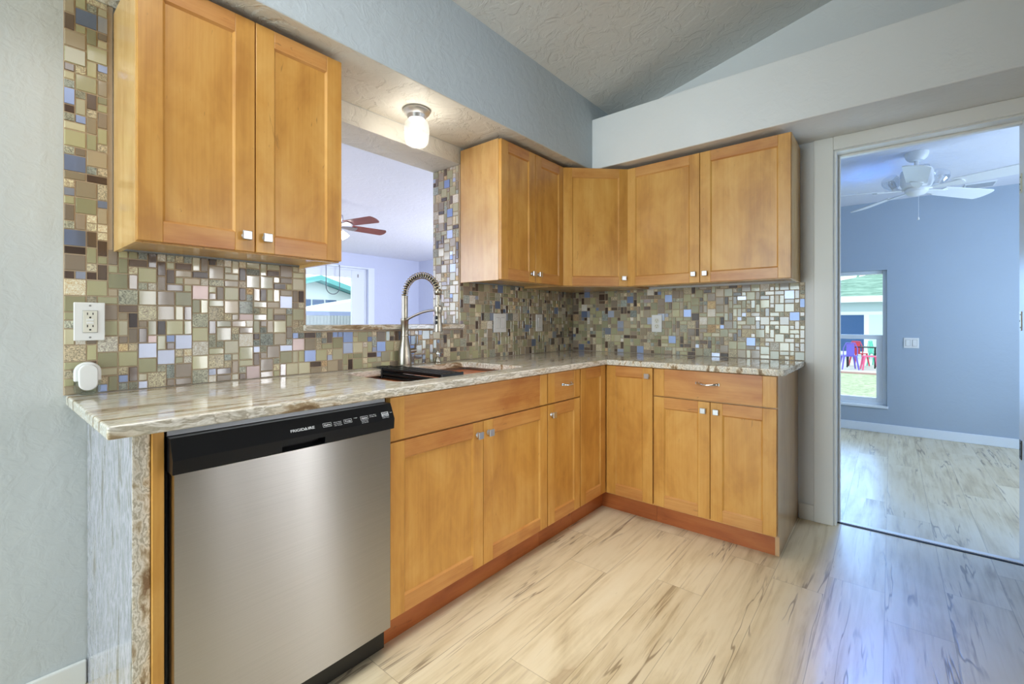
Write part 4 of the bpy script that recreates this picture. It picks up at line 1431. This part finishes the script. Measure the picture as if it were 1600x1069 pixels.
for k in range(4):
    a = math.radians(62 + 90 * k)
    c = Vector((GX + 0.10 * math.cos(a), GY + 0.10 * math.sin(a), GZ - 0.335))
    Mr = Matrix.Rotation(a, 4, 'Z') @ Matrix.Rotation(math.radians(145), 4, 'Y')
    bm = NB(); lathe(bm, [(0, -0.02), (0.02, -0.02), (0.026, 0.0), (0.036, 0.025), (0.042, 0.055), (0, 0.05)], c, 24, M=Mr); mesh_obj('glass_shade', bm, M_bulb_fan, t, smooth=50)
    bm = NB(); tube(bm, [(GX + 0.03 * math.cos(a), GY + 0.03 * math.sin(a), GZ - 0.30), (GX + 0.09 * math.cos(a), GY + 0.09 * math.sin(a), GZ - 0.315), tuple(c + Vector((-0.012 * math.cos(a), -0.012 * math.sin(a), 0.016)))], [0.010, 0.009, 0.016], 10); mesh_obj('lamp_arm', bm, M_bronze, t, smooth=50)

# ------------------------------------------------------------------ outdoors behind the bedroom
M_grass = NT('lawn'); _p = M_grass.pos(); M_grass.set(Base_Color=M_grass.ramp(M_grass.noise(_p, 9, 5, 0.7), [(0.35, lin(136, 148, 118)), (0.55, lin(182, 188, 158)), (0.7, lin(206, 202, 180))]), Roughness=0.9); M_grass = M_grass.m
M_deck = plain('pale patio concrete', (206, 204, 200), 0.8)
M_kerb = plain('brick kerb', (190, 150, 146), 0.8)
M_siding = plain('pale siding', (196, 214, 222), 0.7)
M_fascia = plain('white fascia', (236, 240, 240), 0.6)
M_teal = plain('teal fascia', (120, 190, 190), 0.6)
M_bluewin = plain('blue window glass', (60, 92, 140), 0.15)
M_roof = NT('green grey shingles'); _p = M_roof.pos((1, 1, 1)); M_roof.set(Base_Color=M_roof.ramp(M_roof.noise(M_roof.pos((2, 12, 12)), 1, 4, 0.6), [(0.35, lin(92, 124, 112)), (0.6, lin(150, 178, 164))]), Roughness=0.9); M_roof = M_roof.m
GZ_ = -0.5
bm = NB(); box(bm, -14, 16, 3.1, 14.5, GZ_ - 0.2, GZ_); o = mesh_obj('lawn', bm, M_grass); o['kind'] = 'structure'
bm = NB(); box(bm, -14, 16, 14.62, 22, GZ_ - 0.2, GZ_ + 0.03); o = mesh_obj('patio', bm, M_deck); o['kind'] = 'structure'
bm = NB(); box(bm, -14, 16, 14.5, 14.62, GZ_ - 0.2, GZ_ + 0.05); o = mesh_obj('kerb', bm, M_kerb); o['kind'] = 'structure'

t = thing('house', 'pale neighbouring house with green-grey shingle roof beyond the bedroom window', 'house', (2.0, 24, GZ_))
bm = NB(); box(bm, -3.0, 8.6, 22.0, 28, GZ_ - 0.2, 2.02); mesh_obj('wall', bm, M_siding, t)
bm = NB(); box(bm, -3.4, 9.0, 21.35, 21.45, 1.94, 2.20); mesh_obj('fascia', bm, M_fascia, t)
bm = NB()
rv = [bm.verts.new(p) for p in ((-3.4, 21.45, 2.02), (9.0, 21.45, 2.02), (9.0, 28.6, 2.02), (-3.4, 28.6, 2.02), (-3.4, 21.45, 2.20), (9.0, 21.45, 2.20), (9.0, 28.6, 2.20), (-3.4, 28.6, 2.20), (2.3, 25.0, 3.62), (5.5, 25.0, 3.62))]
for q in ((0, 1, 5, 4), (1, 2, 6, 5), (2, 3, 7, 6), (3, 0, 4, 7), (3, 2, 1, 0), (4, 5, 9, 8), (5, 6, 9), (6, 7, 8, 9), (7, 4, 8)):
    bm.faces.new([rv[k] for k in q])
mesh_obj('roof', bm, M_roof, t)
bm = NB(); box(bm, -0.9, 3.2, 21.96, 22.0, -0.35, 1.55)
f = mesh_obj('sliding_door', bm, M_fascia, t)
bm = NB(); box(bm, -0.7, 1.02, 21.945, 21.958, -0.2, 1.40)
for k in range(12):
    box(bm, -0.68 + k * 0.142, -0.65 + k * 0.142, 21.936, 21.945, -0.2, 1.40)
mesh_obj('pane', bm, M_bluewin, f)
bm = NB(); box(bm, 1.2, 3.0, 21.945, 21.958, -0.2, 1.40); mesh_obj('pane', bm, plain('curtained pane', (205, 226, 228), 0.5), f)


def palm(x, y, h, r, label, seed):
    rs = random.Random(seed)
    t = thing('palm_tree', label, 'tree', (x, y, GZ_), 'palm trees behind the neighbouring house')
    b = NB(); tube(b, [(x, y, GZ_ - 0.1), (x + 0.1, y, h * 0.5), (x, y, h)], [0.2, 0.15, 0.12], 8); mesh_obj('trunk', b, plain('palm bark', (130, 116, 96), 0.9), t)
    b = NB()
    for k in range(22):
        a = rs.uniform(0, 6.28); e = rs.uniform(-0.5, 1.1)
        prev = None
        for s in range(7):
            q = s / 6
            p = Vector((x + math.cos(a) * r * q * math.cos(e * 0.5), y + math.sin(a) * r * q * math.cos(e * 0.5), h + r * (0.8 * math.sin(e) * q - 0.6 * q * q)))
            wd = 0.16 * r * (1 - q) * (q * 3 + 0.2) * 0.5 + 0.02
            sd = Vector((-math.sin(a), math.cos(a), 0)) * wd
            cur = (b.verts.new(p + sd - Vector((0, 0, wd * .5))), b.verts.new(p), b.verts.new(p - sd - Vector((0, 0, wd * .5))))
            if prev:
                b.faces.new((prev[0], prev[1], cur[1], cur[0])); b.faces.new((prev[1], prev[2], cur[2], cur[1]))
            prev = cur
    mesh_obj('fronds', b, plain('palm green', (110, 150, 130), 0.8), t)


palm(0.9, 34, 4.6, 1.3, 'palm tree behind the shingle roof, the left of the two', 1)
palm(2.3, 40, 5.2, 1.5, 'palm tree behind the shingle roof, the right of the two', 2)


def chair(x, y, rz, rgb, label, back=True):
    t = thing('metal_chair' if back else 'metal_stool', label, 'chair' if back else 'stool', (x, y, GZ_ + 0.03), None, rz)
    m = plain('painted metal ' + label.split()[0], rgb, 0.4)
    Mz = Matrix.Translation((x, y, GZ_ + 0.03)) @ Matrix.Rotation(rz, 4, 'Z')
    def mk(nm, b):
        for v in b.verts: v.co = Mz @ v.co
        return mesh_obj(nm, b, m, t, bev=0.004)
    b = NB(); box(b, -0.19, 0.19, -0.19, 0.19, 0.43, 0.46); mk('seat', b)
    for sx in (-1, 1):
        for sy in (-1, 1):
            b = NB(); tube(b, [(sx * 0.165, sy * 0.165, 0.43), (sx * 0.225, sy * 0.225, 0.0)], [0.03, 0.022], 6); mk('leg', b)
    if back:
        b = NB(); box(b, -0.11, 0.11, 0.185, 0.205, 0.461, 0.86); mk('backrest', b)
        b = NB(); tube(b, [(-0.19, 0.19, 0.46), (-0.19, 0.21, 0.70), (-0.12, 0.215, 0.88), (0.12, 0.215, 0.88), (0.19, 0.21, 0.70), (0.19, 0.19, 0.46)], 0.016, 6); mk('back_frame', b)


chair(0.85, 15.7, math.radians(195), (106, 92, 200), 'purple metal patio chair nearest the bedroom window')
chair(1.05, 17.3, math.radians(160), (214, 62, 84), 'red metal patio chair behind the purple one')
chair(1.40, 15.85, math.radians(100), (232, 92, 140), 'pink backless metal stool right of the purple chair', False)
chair(1.55, 17.75, math.radians(70), (90, 196, 172), 'green metal patio chair at the far right of the set')
t = thing('patio_table', 'dark metal patio table among the coloured chairs', 'table', (1.3, 17.0, GZ_ + 0.03))
bm = NB(); box(bm, 0.72, 1.55, 16.4, 17.0, 0.22, 0.25); mesh_obj('table_top', bm, M_black, t, bev=0.004)
for xx in (0.76, 1.51):
    for yy in (16.44, 16.96):
        bm = NB(); box(bm, xx - 0.02, xx + 0.02, yy - 0.02, yy + 0.02, GZ_ + 0.03, 0.22); mesh_obj('leg', bm, M_black, t)

# ------------------------------------------------------------------ outdoors behind the dining room
bm = NB(); box(bm, -30, -5.75, -12, 20, GZ_ - 0.2, GZ_); 
bm2 = bm; o = mesh_obj('side_yard', bm2, M_deck); o['kind'] = 'structure'
t = thing('house', 'white gabled house with teal eaves beyond the dining room window', 'house', (-16, 6, GZ_))
bm = NB(); prism(bm, [(1.6, GZ_ - 0.1), (8.8, GZ_ - 0.1), (8.8, 1.56), (5.2, 2.60), (1.6, 1.56)], 0, -20, -14.5); mesh_obj('wall', bm, M_fascia, t)
bm = NB(); prism(bm, [(0.8, 1.35), (5.2, 2.62), (9.6, 1.35), (9.6, 1.53), (5.2, 2.80), (0.8, 1.53)], 0, -20.2, -14.0); mesh_obj('roof', bm, M_teal, t)
for yy in (4.62, 5.12, 5.62):
    bm = NB(); box(bm, -14.498, -14.46, yy, yy + 0.42, 1.45, 1.93); mesh_obj('window', bm, M_bluewin, t)
t = thing('patio_awning', 'white sloping patio awning with a fringed edge in front of the gabled house', 'awning', (-11.5, 4.5, GZ_))
bm = NB(); prism(bm, [(2.6, 1.421), (5.8, 1.421), (5.8, 1.95), (3.2, 1.46)], 0, -12.6, -11.2); mesh_obj('canopy', bm, M_fascia, t)
bm = NB(); box(bm, -11.2, -11.15, 2.6, 5.8, 1.295, 1.42); mesh_obj('beam', bm, plain('grey beam', (150, 156, 190), 0.6), t)
bm = NB()
for k in range(60):
    yy = 2.6 + k * 0.053
    prism(bm, [(-11.2, yy), (-11.13 + 0.02 * (k % 2), yy + 0.026), (-11.2, yy + 0.051)], 2, 0.95 - 0.16 * ((k * 7) % 5) / 5, 1.294)
o = mesh_obj('fringe', bm, plain('pale fringe', (214, 214, 216), 0.8), t)
for yy in (2.62, 5.74):
    bm = NB(); box(bm, -11.26, -11.2, yy, yy + 0.06, GZ_ , 1.294); mesh_obj('post', bm, M_fascia, t)
